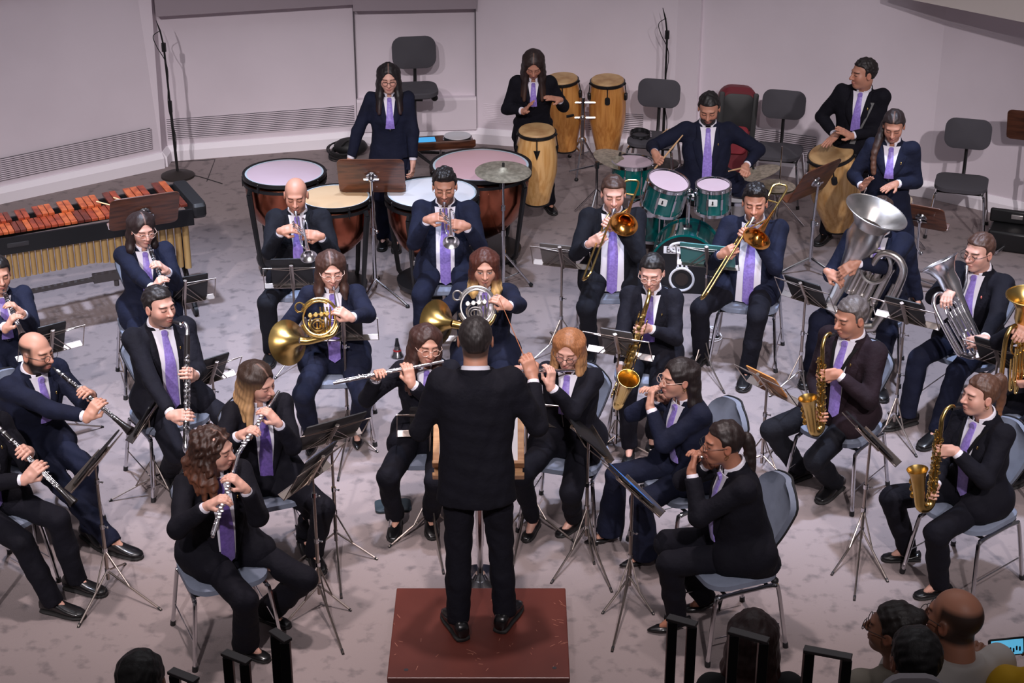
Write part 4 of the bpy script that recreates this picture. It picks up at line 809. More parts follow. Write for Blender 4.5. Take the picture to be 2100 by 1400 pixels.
# ================================================================ music stands
def wire_stand(base, desk, psi, label, tilt=22, w=.46, h=.22, legs=None, content=None, cl=None, shift=0., cw=.25, ch=.20, ctilt=0, open_=True, group='folding wire music stands', cm=None, cname='tablet', ccat='tablet', cgroup=None, pad=None):
    g = at(base[0], base[1], 0); z = height_over(g, desk[1]); f = fdir(psi); r = A(f[1], -f[0], 0); T_ = rad(tilt); up = Z * math.cos(T_) - f * math.sin(T_); nv = f * math.cos(T_) + Z * math.sin(T_); c = A(g[0], g[1], z) + r * shift - f * .02
    t = thing('music_stand', label, 'music stand', g, group); hub = .26; mb = MB(); top = A(g[0], g[1], z - .02); m1, m2 = g + Z * .42, g + Z * .72
    mb.rod(g + Z * .06, m1, .011); mb.rod(m1, min((m2, top), key=lambda p: p[2]), .0085); mb.rod(m2 if top[2] > m2[2] else m1, top, .006)
    mb.build('pole', M_steel, t); mb = MB()
    for q in [g + Z * hub, g + Z * .12, m1] + ([m2] if top[2] > m2[2] + .05 else []):
        mb = MB(); mb.rod(q - Z * .014, q + Z * .014, .015)
        if q is m1 or q is m2: mb.rod(q, q + A(.028, -.01, 0), .004); mb.ball(q + A(.032, -.011, 0), .007)
        mb.build('collar', M_chrome, t)
    for i in range(3):
        if legs: e = at(legs[i][0], legs[i][1], .006)
        else: a = rad(psi + 30 + 120 * i); e = g + A(math.sin(a), -math.cos(a), 0) * .30 + Z * .006
        mb = MB(); q = g + Z * .12; md = q + (e - q) * .42; mb.rod(q, e, .0065, n=6); mb.rod(g + Z * hub, md, .005, n=6); lg = mb.build('leg', M_steel, t); mb = MB(); mb.rod(e + (q - e) * .06, e - Z * .004, .008); mb.build('rubber_tip', M_blackp, lg)
    mb = MB(); P = lambda x, y: c + r * x * w / 2 + up * (y * h)
    mb.rod(P(0, -.55), P(0, .55), .012, .012, 6); mb.box(P(0, 0), (.028, .006, h * 1.1), (r, nv, up))
    for s_ in (-1, 1):
        mb.rod(P(s_, -.5), P(s_ * .98, .42), .0035, n=6); mb.rod(P(0, .30), P(s_ * .98, .42), .0035, n=6); mb.rod(P(0, .30), P(s_ * .62, -.5), .0035, n=6); mb.rod(P(0, .0), P(s_ * .5, -.5), .003, n=6)
    mb.rod(P(-1, .42), P(1, .42), .0032, n=6)
    mb.build('desk_frame', M_steel, t); mb = MB(); mb.box(P(0, -.5) + nv * .022, (w, .05, .004), (r, nv, up)); mb.rod(P(-1, -.5) + nv * .045, P(1, -.5) + nv * .045, .004, n=6); mb.build('ledge', M_steel, t)
    if content:
        q = c + nv * .022 + up * (-.5 * h + ch / 2 + .006) + r * (pad or 0.); mb = MB(); mb.plate(q, r if True else r, up, cw, ch, .012, .012); mb._flip = 0
        if cname == 'tablet':
            o = thing('tablet', cl, 'tablet', q, cgroup or 'tablets on the music stands'); mb.build('case', cm or M_fold, o); mb = MB(); mb.box(q + nv * .0066, (cw * .92, .0012, ch * .92), (r, nv, up)); mb.build('screen', SCREEN if content == 'lit' else SCREEN_W, o, smooth=False)
        else: tag(mb.build(cname, cm or M_fold), cl, ccat, cgroup)
    return t, c, r, up, nv
SCREEN = mat('blue_screen', (30, 60, 130), .3, emit=((70, 135, 225), .55)); SCREEN_W = mat('score_screen', (220, 222, 230), .3, emit=((225, 228, 240), .35))
def desk_stand(base, desk, psi, label, tilt=25, w=.52, h=.35, pole=True, z=None, legs=None):
    g = at(base[0], base[1], 0); z = z or height_over(g, desk[1]); f = fdir(psi); r = A(f[1], -f[0], 0); T_ = rad(tilt); up = Z * math.cos(T_) - f * math.sin(T_); nv = f * math.cos(T_) + Z * math.sin(T_); c = A(g[0], g[1], z)
    t = thing('wooden_music_stand', label, 'music stand', g, 'walnut desk music stands'); mb = MB(); mb.plate(c + nv * .02, r, up, w, h, .014, .045); mb.build('desk', M_walnut, t); mb = MB(); mb.plate(c + nv * .06 - up * (h / 2 - .008), r, nv, w, .07, .014, .012); mb.build('ledge', M_walnut, t)
    mb = MB(); mb.lathe(c - nv * .002, nv, [(0, .045), (.012, .05)], 20); mb.ball(c - nv * .02, .026); mb.rod(c - nv * .02 - r * .06, c - nv * .02 + r * .06, .012); mb.build('tilt_joint', M_chrome, t)
    mb = MB(); mb.rod(g + Z * .1, g + Z * z * .55, .016, n=12); mb.rod(g + Z * z * .55, c - nv * .02, .0115, n=12); mb.rod(g + Z * (z * .55 - .03), g + Z * (z * .55 + .03), .022, n=12); mb.ball(g + Z * z * .55 + A(.03, -.02, 0), .018); mb.build('pole', M_chrome, t)
    for i in range(3):
        a = rad(psi + 60 + 120 * i); e = at(legs[i][0], legs[i][1], .012) if legs else g + A(math.sin(a), -math.cos(a), 0) * .30 + Z * .012; mb = MB(); mb.tube(bez([g + Z * .13, g + (e - g) * .25 + Z * .10, g + (e - g) * .7 + Z * .045, e], 4), .012, 8); lg = mb.build('leg', M_chrome, t); mb = MB(); mb.ball(e, .018); mb.build('foot_cap', M_blackp, lg)
    return t, c, r, up, nv
# ================================================================ percussion
def drum_lugs(c, ax, r, z0, z1, n, name, m, par, a0=0):
    x, y, a = frame_from(ax)
    for i in range(n):
        mb = MB(); w = 2 * PI * (i + a0) / n; d = x * math.cos(w) + y * math.sin(w); p = c + d * (r + .012); mb.rod(p + a * z0, p + a * z1, .004, n=6); m_ = p + a * (z0 + (z1 - z0) * .5); mb.box(m_ - d * .006, (.018, .022, abs(z1 - z0) * .45), (np.cross(a, d), d, a)); mb.ball(p + a * z1, .008, 6); mb.build(name, m, par)
def drum(name, label, cat, c, ax, r, h, shell, headm, loc=None, group=None, rim=M_chrome, nl=8, badge=None, logo=None):
    a = nrm(ax); c = A(*c); t = thing(name, label, cat, loc if loc is not None else c, group)       # c = centre of the playing head, ax points out of it
    mb = MB(); mb.lathe(c, a, [(-h + .012, r * .97), (-h + .012, r), (-.012, r), (-.012, r * .97)], 40); mb.build('shell', shell, t)
    mb = MB(); mb.lathe(c, a, [(-.004, r * .985), (.0, r * .97), (.0008, 0)], 40); mb.build('drumhead', headm, t)
    for e, nm in ((0, 'top_hoop'), (1, 'bottom_hoop')): mb = MB(); q = c - a * (h * e); mb.lathe(q, a, [(-.018, r * 1.0), (-.016, r + .012), (.012, r + .012), (.014, r * .985), (.006, r * .97)] if not e else [(.016, r), (.014, r + .012), (-.012, r + .012), (-.014, r * .98)], 40); mb.build(nm, rim, t)
    mb = MB(); mb.lathe(c - a * h, a, [(.0, r * .98), (.002, 0)], 30); mb.build('bottom_head', M_gap, t)
    drum_lugs(c, a, r, -h + .005, -.005, nl, 'lug', M_chrome, t, .5)
    if badge is not None:
        x = perp(CAM - c, a); mb = MB(); q = c + x * (r + .002) - a * h * .42; mb.plate(q, np.cross(a, x), a, .075, .062, .003, .008); bd = mb.build('badge', mat('badge', (214, 216, 214), .35), t); mb = MB(); mb.rod(q + x * .002 + a * .014, q + x * .002 - a * .005, .006); mb.ball(q + x * .003 - a * .012, .008); mb.build('badge_mark', M_black, bd)
    return t
def cymbal(name, label, c, ax, r, loc=None, group='cymbals', stand=None):
    t = thing(name, label, 'cymbal', loc if loc is not None else c, group); a = nrm(ax); pr = [(.0, r), (.010, r * .8), (.018, r * .5), (.022, r * .24), (.038, r * .13), (.043, .008)]
    mb = MB(); mb.lathe(c, a, [(t_ - .0015, r_) for t_, r_ in pr[::-1]] + [(.0, r), (.0, r)] + pr[1:], 48); mb.build('plate', M_cym, t); mb = MB(); mb.rod(A(*c) + a * .04, A(*c) + a * .075, .011); mb.build('wing_nut', M_blackp, t); return t
HEADS = {k_: mat('drumhead_' + k_, c_, .35, noise=(2.2, d_, .4, .75)) for k_, c_, d_ in (('lilac', (214, 192, 204), (204, 178, 188)), ('tan', (214, 184, 146), (200, 160, 116)), ('white', (224, 226, 232), (212, 206, 206)), ('rose', (214, 176, 182), (206, 164, 168)))}
def timpano(px, py, r, hm, label, rot=0):
    c = at(px, py, .84); g = A(c[0], c[1], 0); t = thing('timpano', label, 'timpani', g, 'copper timpani'); M_t = HEADS[hm]
    mb = MB(); mb.lathe(c, Z, [(-.15 - r * 1.15, 0), (-.15 - r * 1.14, r * .25), (-.12 - r * 1.05, r * .5), (-.12 - r * .75, r * .78), (-.12 - r * .3, r * .95), (-.09, r * .985), (-.045, r * .99)], 48); mb.build('bowl', M_copper, t)
    mb = MB(); mb.lathe(c, Z, [(-.006, r * .93), (.0, r * .925), (.001, 0)], 48); mb.build('drumhead', M_t, t)
    mb = MB(); mb.lathe(c, Z, [(-.004, r * .965), (.0015, r * .965), (.0016, r * .92)], 48); mb.build('head_rim', mat('timpani_collar', (190, 206, 216), .4), t)
    mb = MB(); mb.lathe(c, Z, [(-.004, r * .96), (.006, r * .97), (.008, r * 1.03), (-.022, r * 1.035), (-.022, r * .98)], 48); mb.lathe(c, Z, [(-.05, r * .99), (-.05, r * 1.03), (-.075, r * 1.03), (-.075, r * .98)], 48); mb.build('hoop', M_black, t)
    drum_lugs(c, Z, r * 1.0, -.09, -.005, 8, 'tuning_rod', M_black, t, rot + .3)
    for i in range(4):
        a = rad(rot * 40 + 45 + 90 * i); d = A(math.cos(a), math.sin(a), 0); mb = MB(); p = [c + d * (r * 1.06) - Z * .06, c + d * (r * 1.10) - Z * .10, g + d * (r * .88) + Z * .12, g + d * (r * .80) + Z * .08]; mb.tube([p[0], p[1]], .022, 6); mb.tube([p[1], p[2], p[3]], [.026, .02, .02], 6); mb.build('strut', M_black, t)
        mb = MB(); mb.ball(g + d * r * .80 + Z * .04, (.035, .035, .04)); mb.build('caster', M_blackp, t)
    mb = MB(); mb.lathe(g, Z, [(.05, r * .3), (.06, r * .8), (.10, r * .82), (.11, r * .3)], 32); mb.box(g + A(0, .2, .1), (.1, .25, .05)); mb.build('base', M_black, t); mb = MB(); mb.rod(g + Z * .1, c - Z * (.12 + r * 1.05), .03); mb.build('centre_post', M_chrome, t)
timpano(583, 354, .335, 'lilac', 'timpano with lilac head at the far left of the four timpani', 0)
timpano(687, 403, .285, 'tan', 'smaller timpano with tan head behind the bald trumpeter', .3)
timpano(886, 395, .37, 'white', 'timpano with white head right behind the dark-haired trumpeter', .5)
timpano(986, 338, .415, 'rose', 'largest timpano with pink head, under the suspended cymbal', .2)
# suspended cymbal on a tripod stand
g = A(at(1033, 540, 0)[0], at(986, 338, .84)[1] - .70, 0); z_ = height_over(g, 352); print('SUSP', g, z_, at(986, 338, .84)); t = thing('cymbal_stand', 'chrome tripod stand carrying the suspended cymbal before the pink-headed timpano', 'cymbal stand', g); top = A(g[0] - .0, g[1], z_)
mb = MB(); mb.rod(g + Z * .05, g + Z * .5, .014); mb.rod(g + Z * .5, top + Z * .05, .010); mb.rod(g + Z * .48, g + Z * .53, .02); mb.rod(g + Z * .70, g + Z * .74, .018); mb.build('pole', M_chrome, t)
for px, py in ((1090, 585), (985, 568), (1040, 500)):
    e = at(px, py, .012); mb = MB(); mb.rod(g + Z * .34, e, .009); mb.rod(g + Z * .1, g + Z * .34 + (e - g - Z * .34) * .6, .006); lg = mb.build('leg', M_chrome, t); mb = MB(); mb.rod(e, e + (g + Z * .34 - e) * .08, .018, .012); mb.build('rubber_foot', M_blackp, lg)
cymbal('suspended_cymbal', 'large flat suspended cymbal over the pink-headed timpano', top, nrm(A(.02, -.06, 1)), .225)
# congas
def conga(top, bot, rt, wood, label, hide=True, diamond=False, band=False):
    top, bot = A(*top), A(*bot); a = nrm(top - bot); h = np.linalg.norm(top - bot); t = thing('conga_drum', label, 'conga drum', bot, 'conga drums'); rm = rt * 1.16
    mb = MB(); mb.lathe(bot, a, [(.0, rt * .62), (0, rt * .70), (h * .2, rt * .90), (h * .45, rm * .99), (h * .62, rm), (h * .8, rm * .97), (h - .05, rt * 1.02), (h - .01, rt * .99)], 40); mb.build('shell', wood, t)
    mb = MB(); mb.lathe(bot, a, [(-.003, rt * .72), (.012, rt * .74), (.014, rt * .70)], 40); mb.build('bottom_band', M_blackp, t)
    mb = MB(); mb.lathe(bot, a, [(h - .045, rt * 1.04), (h - .035, rt * 1.10), (h - .012, rt * 1.10), (h - .010, rt * 1.03)], 40); mb.build('rim', M_black, t)
    mb = MB(); mb.lathe(bot, a, [(h - .03, rt * 1.035), (h - .004, rt * 1.02), (h + .006, rt * .97), (h + .008, rt * .9), (h + .009, 0)], 40); mb.lathe(bot + a * (h + .0085), a, [(0, rt * .16), (.0012, rt * .14)], 16); mb.build('drumhead', M_hide, t)
    x0 = perp(CAM - top, a); y0 = np.cross(a, x0)
    for i in range(5):
        w = 2 * PI * i / 5; d = x0 * math.cos(w) + y0 * math.sin(w); s_ = np.cross(a, d); rr = lambda z: np.interp(z, [h * .62, h * .8, h - .05], [rm, rm * .97, rt * 1.02]); mb = MB(); q = bot + a * (h - .15) + d * rr(h - .15); q2 = bot + a * (h - .02) + d * rt * 1.12; mb.rod(q2, q + d * .018, .005); mb.ball(q2, (.014, .014, .014), 8)
        if diamond: mb._add([q + s_ * .03 + a * .03 + d * .006, q - s_ * .03 + a * .03 + d * .006, q - a * .06 + d * .012, q + a * .03 + d * .022], [(0, 1, 3), (1, 2, 3), (2, 0, 3), (0, 2, 1)])
        else: mb.plate(q + d * .01 - a * .0, s_, a, .05, .075, .022, .02)
        mb.build('lug', M_black, t)
    if band: mb = MB(); q = bot + a * (h * .56); ad = nrm(x0 - y0 * 0.0); mb.tube([q + (x0 * math.cos(rad(w)) + y0 * math.sin(rad(w))) * (rm + .002) for w in range(8, 34, 4)], .014, 6); mb.build('name_plate', M_black, t)
    return t, a
g = at(1240, 338, 0); Yc = g[1]
T1 = at_depth(1246, 163, Yc); B1 = at_depth(1245, 309, Yc + .06); conga(T1, B1, .155, M_congao, 'tall amber conga held on a chrome stand, right of a pair by the wall')
T2 = at_depth(1152, 160, Yc); B2 = at_depth(1160, 306, Yc + .06); conga(T2, B2, .15, M_congao, 'amber conga half hidden behind the woman with long brown hair', band=True)
g = at(1193, 345, 0); t = thing('conga_stand', 'chrome tripod stand between the two amber congas', 'drum stand', g); hz = height_over(g, 200); mb = MB(); mb.rod(g + Z * .1, A(g[0], g[1], hz), .02); mb.rod(A(g[0] - .12, g[1], hz * .72), A(g[0] + .12, g[1], hz * .72), .012); mb.rod(A(g[0] - .13, g[1], hz * .93), A(g[0] + .13, g[1], hz * .93), .011); mb.ball((g[0], g[1], hz * .72), .035); mb.ball((g[0], g[1], hz * .4), .04); mb.build('pole', M_chrome, t)
for px, py in ((1182, 368), (1168, 320), (1225, 338)):
    e = at(px, py, .015); mb = MB(); mb.rod(A(g[0], g[1], hz * .45), e, .010); mb.rod(A(g[0], g[1], hz * .2), (A(g[0], g[1], hz * .45) + e) / 2, .008); lg = mb.build('leg', M_chrome, t); mb = MB(); mb.ball(e, .02); mb.build('rubber_foot', M_blackp, lg)
gC = at(1722, 475, .1); T3 = at_depth(1704, 313, gC[1] - .12); conga(T3, gC + A(0, .0, .05), .185, M_conga, 'large pale conga hanging tilted from the strap of the man by the right wall')
# bongos on a stand
g = at(1845, 520, 0); c = at_depth(1843, 406, g[1] - .05); t = thing('bongo_drum', 'small bongo with cream head behind the silver tuba bell', 'bongo drum', g); r_ = .115
mb = MB(); mb.lathe(c, Z, [(-.16, r_ * .85), (-.03, r_), (-.01, r_)], 32); mb.build('shell', M_blackp, t); mb = MB(); mb.lathe(c, Z, [(-.02, r_ * 1.03), (.0, r_ * 1.0), (.004, r_ * .93), (.004, 0)], 32); mb.build('drumhead', mat('bongo_skin', (206, 184, 160), .5), t); mb = MB(); mb.lathe(c, Z, [(-.05, r_ * 1.02), (-.05, r_ * 1.08), (-.035, r_ * 1.08), (-.035, r_ * 1.02)], 32); mb.build('rim', M_chrome, t); drum_lugs(c, Z, r_, -.14, -.04, 6, 'lug', M_chrome, t)
mb = MB(); mb.rod(g + Z * .1, c - Z * .16, .014); mb.build('pole', M_chrome, t)
for i in range(3): a = rad(120 * i + 20); mb = MB(); mb.rod(g + Z * .3, g + A(math.cos(a), math.sin(a), .04) * .25, .009); mb.build('leg', M_chrome, t)
# ---------------------------------------------------------------- drum kit
gk = at(1408, 600, 0); bd_f = nrm(A(-.16, -1, .05)); bc = at_depth(1404, 549, gk[1]); rB = .275
M_bhead = mat('black_drumhead', (22, 22, 26), .4); M_lwhite = mat('white_print', (226, 226, 230), .5)
t = drum('bass_drum', 'teal bass drum with black front head and white print, under the two rack toms', 'drum', bc, bd_f, rB, .42, M_teal, M_bhead, loc=A(bc[0], bc[1], 0), rim=M_teal, nl=10)
x_ = perp(A(1, 0, 0), bd_f); y_ = np.cross(bd_f, x_); y_ = y_ if y_[2] > 0 else -y_
mb = MB()
pc_ = bc + bd_f * .0035
mb.tube(circ(pc_ - y_ * .10 - x_ * .02, x_, y_, .095, 40), .011, 6, closed=True)
for i in (-1, 0, 1): mb.box(pc_ - x_ * (.02 + .034 * i) + y_ * .055, (.016, .13, .002), (x_, y_, bd_f))
mb.box(pc_ - x_ * .02 + y_ * .0, (.10, .012, .002), (x_, y_, bd_f)); mb.tube(circ(pc_ + y_ * .17 - x_ * .03, x_ * 1.1, y_ * .5, .085, 30), .012, 6, closed=True)
mb.box(pc_ - x_ * .10 + y_ * .148, (.15, .062, .0015), (x_, y_, bd_f)); lg = mb.build('printed_logo', M_lwhite, t)
mb = MB(); mb.lathe(pc_ - y_ * .10 - x_ * .02, bd_f, [(0, .055), (.001, .055)], 24); mb.build('port_hole', mat('port_hole', (40, 30, 28), .9), t)
fc = bpy.data.curves.new('lettering', 'FONT'); fc.body = 'Bau'; fc.size = .075; fc.align_x = 'CENTER'; fc.align_y = 'CENTER'; fc.extrude = .001; ft = bpy.data.objects.new('lettering', fc); C.objects.link(ft); bpy.context.view_layer.update(); fm = bpy.data.meshes.new_from_object(ft.evaluated_get(bpy.context.evaluated_depsgraph_get())); bpy.data.objects.remove(ft); bpy.data.curves.remove(fc); fo = bpy.data.objects.new('lettering', fm); C.objects.link(fo); fm.materials.clear(); fm.materials.append(M_black)
fo.matrix_world = Matrix.Translation(Vector(pc_ - x_ * .10 + y_ * .148 + bd_f * .0025 - origin_of(t))) @ Matrix(np.stack([x_ if x_[0] > 0 else -x_, y_, bd_f], 1).tolist()).to_4x4(); fo.parent = t
for s_ in (-1, 1): mb = MB(); mb.rod(bc - bd_f * .05 + x_ * s_ * rB * .92 - y_ * .08, A(*(bc + x_ * s_ * (rB + .12))[:2], .01), .009); mb.build('spur', M_chrome, t)
mb = MB(); pb = bc - bd_f * .2 + y_ * (rB + .0); hold = at_depth(1413, 398, (bc - bd_f * .2)[1]); mb.rod(pb, hold, .016); mb.box(pb, (.07, .07, .03)); mb.ball(hold, .045); mb.build('tom_post', M_chrome, t)
c = at_depth(1371, 372, gk[1] + .10); ta = nrm(A(.20, -.22, 1)); drum('rack_tom', 'teal rack tom tipped to the right, left of the two toms over the bass drum', 'drum', c, ta, .165, .24, M_teal, HEADS['lilac'], badge=1, group='teal rack toms'); mb = MB(); mb.rod(c - ta * .1 + A(.16, 0, 0), hold, .014); mb.ball(c - ta * .1 + A(.19, 0, 0), .035); mb.build('mount_arm', M_chrome, t)
c2 = at_depth(1463, 380, gk[1] + .10); tb = nrm(A(-.02, -.10, 1)); drum('rack_tom', 'teal rack tom standing upright, right of the two toms over the bass drum', 'drum', c2, tb, .135, .215, M_teal, HEADS['lilac'], badge=1, group='teal rack toms'); mb = MB(); mb.rod(c2 - tb * .1 - A(.13, 0, 0), hold, .014); mb.ball(c2 - tb * .1 - A(.16, 0, 0), .035); mb.build('mount_arm', M_chrome, t)
gf = at(1340, 520, 0); c = at_depth(1340, 425, gf[1] + .15); drum('floor_tom', 'deep teal floor tom half hidden behind the left trombonist', 'drum', c, Z, .20, c[2] - .12, M_teal, HEADS['lilac'], loc=A(c[0], c[1], 0), group='floor drums'); 
tf = [o for o in C.objects if o.name == 'floor_tom'][0]
for i in range(3): a = rad(120 * i + 40); mb = MB(); p = A(c[0], c[1], 0) + A(math.cos(a), math.sin(a), 0) * .22; mb.rod(p, p + Z * .4, .008); mb.build('leg', M_chrome, tf)
gs = at(1300, 455, 0); c = at_depth(1297, 332, gs[1] + .05); drum('side_drum', 'teal drum with pale lilac head under the tilted crash cymbal', 'drum', c, nrm(A(.02, -.03, 1)), .18, .26, M_teal, HEADS['lilac'], loc=A(c[0], c[1], 0), group='floor drums'); ts = [o for o in C.objects if o.name == 'side_drum'][0]
for i in range(3): a = rad(120 * i + 70); mb = MB(); p = A(c[0], c[1], 0) + A(math.cos(a), math.sin(a), 0) * .20; mb.rod(p, p + Z * (c[2] - .1), .008); mb.build('leg', M_chrome, ts)
gs2 = at(1512, 500, 0); c = at_depth(1510, 405, gs2[1] + .03); drum('snare_drum', 'chrome and teal snare drum right of the upright rack tom', 'drum', c, Z, .165, .14, M_silvw, HEADS['white'], loc=A(c[0], c[1], 0)); ts = [o for o in C.objects if o.name == 'snare_drum'][0]
for i in range(3): a = rad(120 * i + 30); mb = MB(); p = A(c[0], c[1], 0) + A(math.cos(a), math.sin(a), 0) * .25; mb.rod(A(c[0], c[1], c[2] - .15), p + Z * .01, .009); mb.build('leg', M_chrome, ts)
# crash cymbal on a boom stand
g = at(1222, 452, 0); z1 = height_over(g, 338); t = thing('cymbal_stand', 'chrome boom stand with the tilted crash cymbal, left of the drum kit', 'cymbal stand', g); el = A(g[0], g[1], z1); cc = at_depth(1268, 328, g[1] + .1)
mb = MB(); mb.rod(g + Z * .05, el, .013); mb.rod(el - Z * .03, el + Z * .03, .022); mb.rod(g + Z * .5, g + Z * .55, .02); mb.rod(el + nrm(el - cc) * .28, el + (cc - el) * .95, .009); mb.rod(el + (cc - el) * .95, cc + nrm(A(-.12, .1, 1)) * .0, .007); mb.build('boom_pole', M_chrome, t)
for i in range(3): a = rad(120 * i + 10); mb = MB(); e = g + A(math.cos(a), math.sin(a), 0) * .28 + Z * .012; mb.rod(g + Z * .3, e, .009); mb.build('leg', M_chrome, t)
cymbal('crash_cymbal', 'crash cymbal tilted to the right, at the left of the drum kit', cc, nrm(A(.24, -.06, 1)), .23)
g = at(1552, 470, 0); cc = at_depth(1548, 356, g[1]); t = thing('cymbal_stand', 'chrome stand under the ride cymbal by the drummer', 'cymbal stand', g); mb = MB(); mb.rod(g + Z * .05, cc + Z * .05, .011); mb.build('pole', M_chrome, t)
for i in range(3): a = rad(120 * i + 50); mb = MB(); e = g + A(math.cos(a), math.sin(a), 0) * .27 + Z * .012; mb.rod(g + Z * .3, e, .009); mb.build('leg', M_chrome, t)
cymbal('ride_cymbal', 'ride cymbal seen nearly edge-on beside the left hand of the drummer', cc, nrm(A(-.30, .10, 1)), .225)
g = at(1592, 470, 0); cc = at_depth(1590, 383, g[1]); t = thing('hi_hat', 'pair of hi-hat cymbals on a rod behind the right trombonist', 'cymbal', g, 'cymbals'); mb = MB(); zt = height_over(g, 300); mb.rod(g + Z * .05, A(g[0], g[1], zt), .007); mb.rod(g + Z * .05, cc - Z * .04, .013); mb.build('pull_rod', M_chrome, t)
for e, nm in ((1, 'top_cymbal'), (-1, 'bottom_cymbal')): mb = MB(); mb.lathe(cc + Z * e * .008, Z * e, [(.0, .178), (.012, .12), (.018, .05), (.034, .025), (.036, .008)], 44); mb.build(nm, M_cym, t)
for i in range(3): a = rad(120 * i + 10); mb = MB(); e = g + A(math.cos(a), math.sin(a), 0) * .25 + Z * .012; mb.rod(g + Z * .3, e, .009); mb.build('leg', M_chrome, t)
# ---------------------------------------------------------------- marimba
zM = .87; NR, FR = at(421, 424, zM), at(337, 384, zM); NL = at(-60, 499, zM); Lx = nrm(NL - NR); Ly = nrm(A(-Lx[1], Lx[0], 0)); Ly = Ly if Ly[1] > 0 else -Ly; wM = np.linalg.norm(FR - NR) * .93; LM = np.linalg.norm(NL - NR) + .2
t = thing('marimba', 'marimba with red rosewood bars and gold resonator tubes, at the left edge', 'marimba', (NR[0], NR[1], 0)); m0 = NR; Pm = lambda a, b, z=0.: m0 + Lx * a + Ly * b + Z * z
mb = MB(); mb.plate(Pm(.05, wM * .5, -.02), Lx, Ly, .11, wM + .06, .12, .03); mb.build('end_block', M_blackp, t)
mb = MB(); mb.plate(Pm(LM - .05, wM * .35, -.03), Lx, Ly, .11, wM * .7, .12, .03); mb.build('end_block', M_blackp, t)
mb = MB(); axm = (Lx, Ly, Z)
nar = lambda a: 1 - .45 * a / LM
def slant(b0, b1, zt, hh, mb, th): mb._add([Pm(.1, b0 - th, zt - hh), Pm(LM - .1, b1 - th, zt - hh), Pm(LM - .1, b1 + th, zt - hh), Pm(.1, b0 + th, zt - hh), Pm(.1, b0 - th, zt), Pm(LM - .1, b1 - th, zt), Pm(LM - .1, b1 + th, zt), Pm(.1, b0 + th, zt)], [(0, 3, 2, 1), (4, 5, 6, 7), (0, 1, 5, 4), (1, 2, 6, 5), (2, 3, 7, 6), (3, 0, 4, 7)])
slant(.0, .0, .0, .13, mb, .012); slant(wM, wM * .55, .02, .10, mb, .012); slant(wM * .47, wM * .28, .0, .06, mb, .012); mb.build('rail', M_black, t, smooth=False)
M_rw = [mat('rosewood_%s' % n_, c_, .32, noise=(5, d_, .42, .62), stretch=(3, 3, 3), coat=.25) for n_, c_, d_ in (('red', (150, 62, 36), (112, 42, 26)), ('dark', (104, 44, 30), (76, 30, 22)), ('orange', (184, 92, 50), (150, 66, 36)))]
r_ = random.Random(11); nn = 34; wv = [1.3 - .55 * i / nn for i in range(nn)]; tot = sum(wv); a = .13; k_ = (LM - .30) / tot; pat = (1, 1, 0, 1, 1, 1, 0)
for i in range(nn):
    wd = wv[i] * k_; a2 = a + wd; mc = Pm((a + a2) / 2, 0); nb = nar((a + a2) / 2); bl = wM * .54 * nb; mb = MB(); mb.box(Pm((a + a2) / 2, .02 + bl / 2, .028), (wd * .9, bl, .022), axm); mb.build('bar', r_.choice(M_rw), t, bevel=.003, smooth=False)
    if pat[i % 7] and i < nn - 1: mb = MB(); b0 = .02 + bl + .012; l2 = wM * .50 * nb; mb.box(Pm(a2, b0 + l2 / 2 - .03, .05), (wd * .88, l2, .022), axm); mb.build('bar', r_.choice(M_rw), t, bevel=.003, smooth=False)
    u_ = (a + a2) / 2 / LM; ln = .30 + .30 * (max(0, 1 - u_ * 2.2)) ** 1.3 + .10 * max(0, u_ - .45); mb = MB(); mb.rod(Pm((a + a2) / 2, .045, -.10), Pm((a + a2) / 2, .045, -.10 - ln * .75), wd * .42, n=14); mb.build('resonator_tube', mat('gold_tube', (194, 162, 108), .4, .5), t)
    a = a2
mb = MB(); e0, e1 = Pm(.13, wM * .45, 0), Pm(LM - .12, wM * .3, 0)
for e, b_ in ((.16, wM * .5), (LM - .2, wM * .3)):
    q = Pm(e, b_, 0); mb = MB(); mb.tube([q + Ly * b_ * .7 - Z * .10, q - Z * .30, q - Ly * b_ * .7 - Z * .10], .022, 6); mb.rod(q - Z * .28, A(q[0], q[1], .3), .03); mb.rod(A(q[0], q[1], .42), q * A(1, 1, 0) + Ly * .34 + Z * .07, .022); mb.rod(A(q[0], q[1], .42), q * A(1, 1, 0) - Ly * .34 + Z * .07, .022); fr = mb.build('leg_frame', M_black, t)
    for s_ in (-1, 1): mb = MB(); w_ = q * A(1, 1, 0) + Ly * .34 * s_ + Z * .04; mb.lathe(w_ - Lx * .015, Lx, [(0, .035), (.0, .04), (.03, .04), (.03, .03)], 16); mb.build('caster', M_blackp, fr)
mb = MB(); q0, q1 = Pm(.16, wM * .5, 0), Pm(LM - .2, wM * .3, 0); mb.rod(A(q0[0], q0[1], .33), A(q1[0], q1[1], .33), .022, n=6); q = q0 + (q1 - q0) * .33; mb.box(A(q[0], q[1], .33), (.36, .06, .065), axm); mb.rod(A(q[0], q[1], .30), A(q[0], q[1], .24), .02); mb.build('stretcher', mat('dark_grey_metal', (66, 62, 64), .5), t)
mb = MB(); mb.plate(Pm(LM * .0 + 1.45, -.0135, -.06), Lx, Z, .16, .035, .003, .006); mb.build('name_plate', mat('tarnished_plate', (66, 64, 66), .4, .5), t)
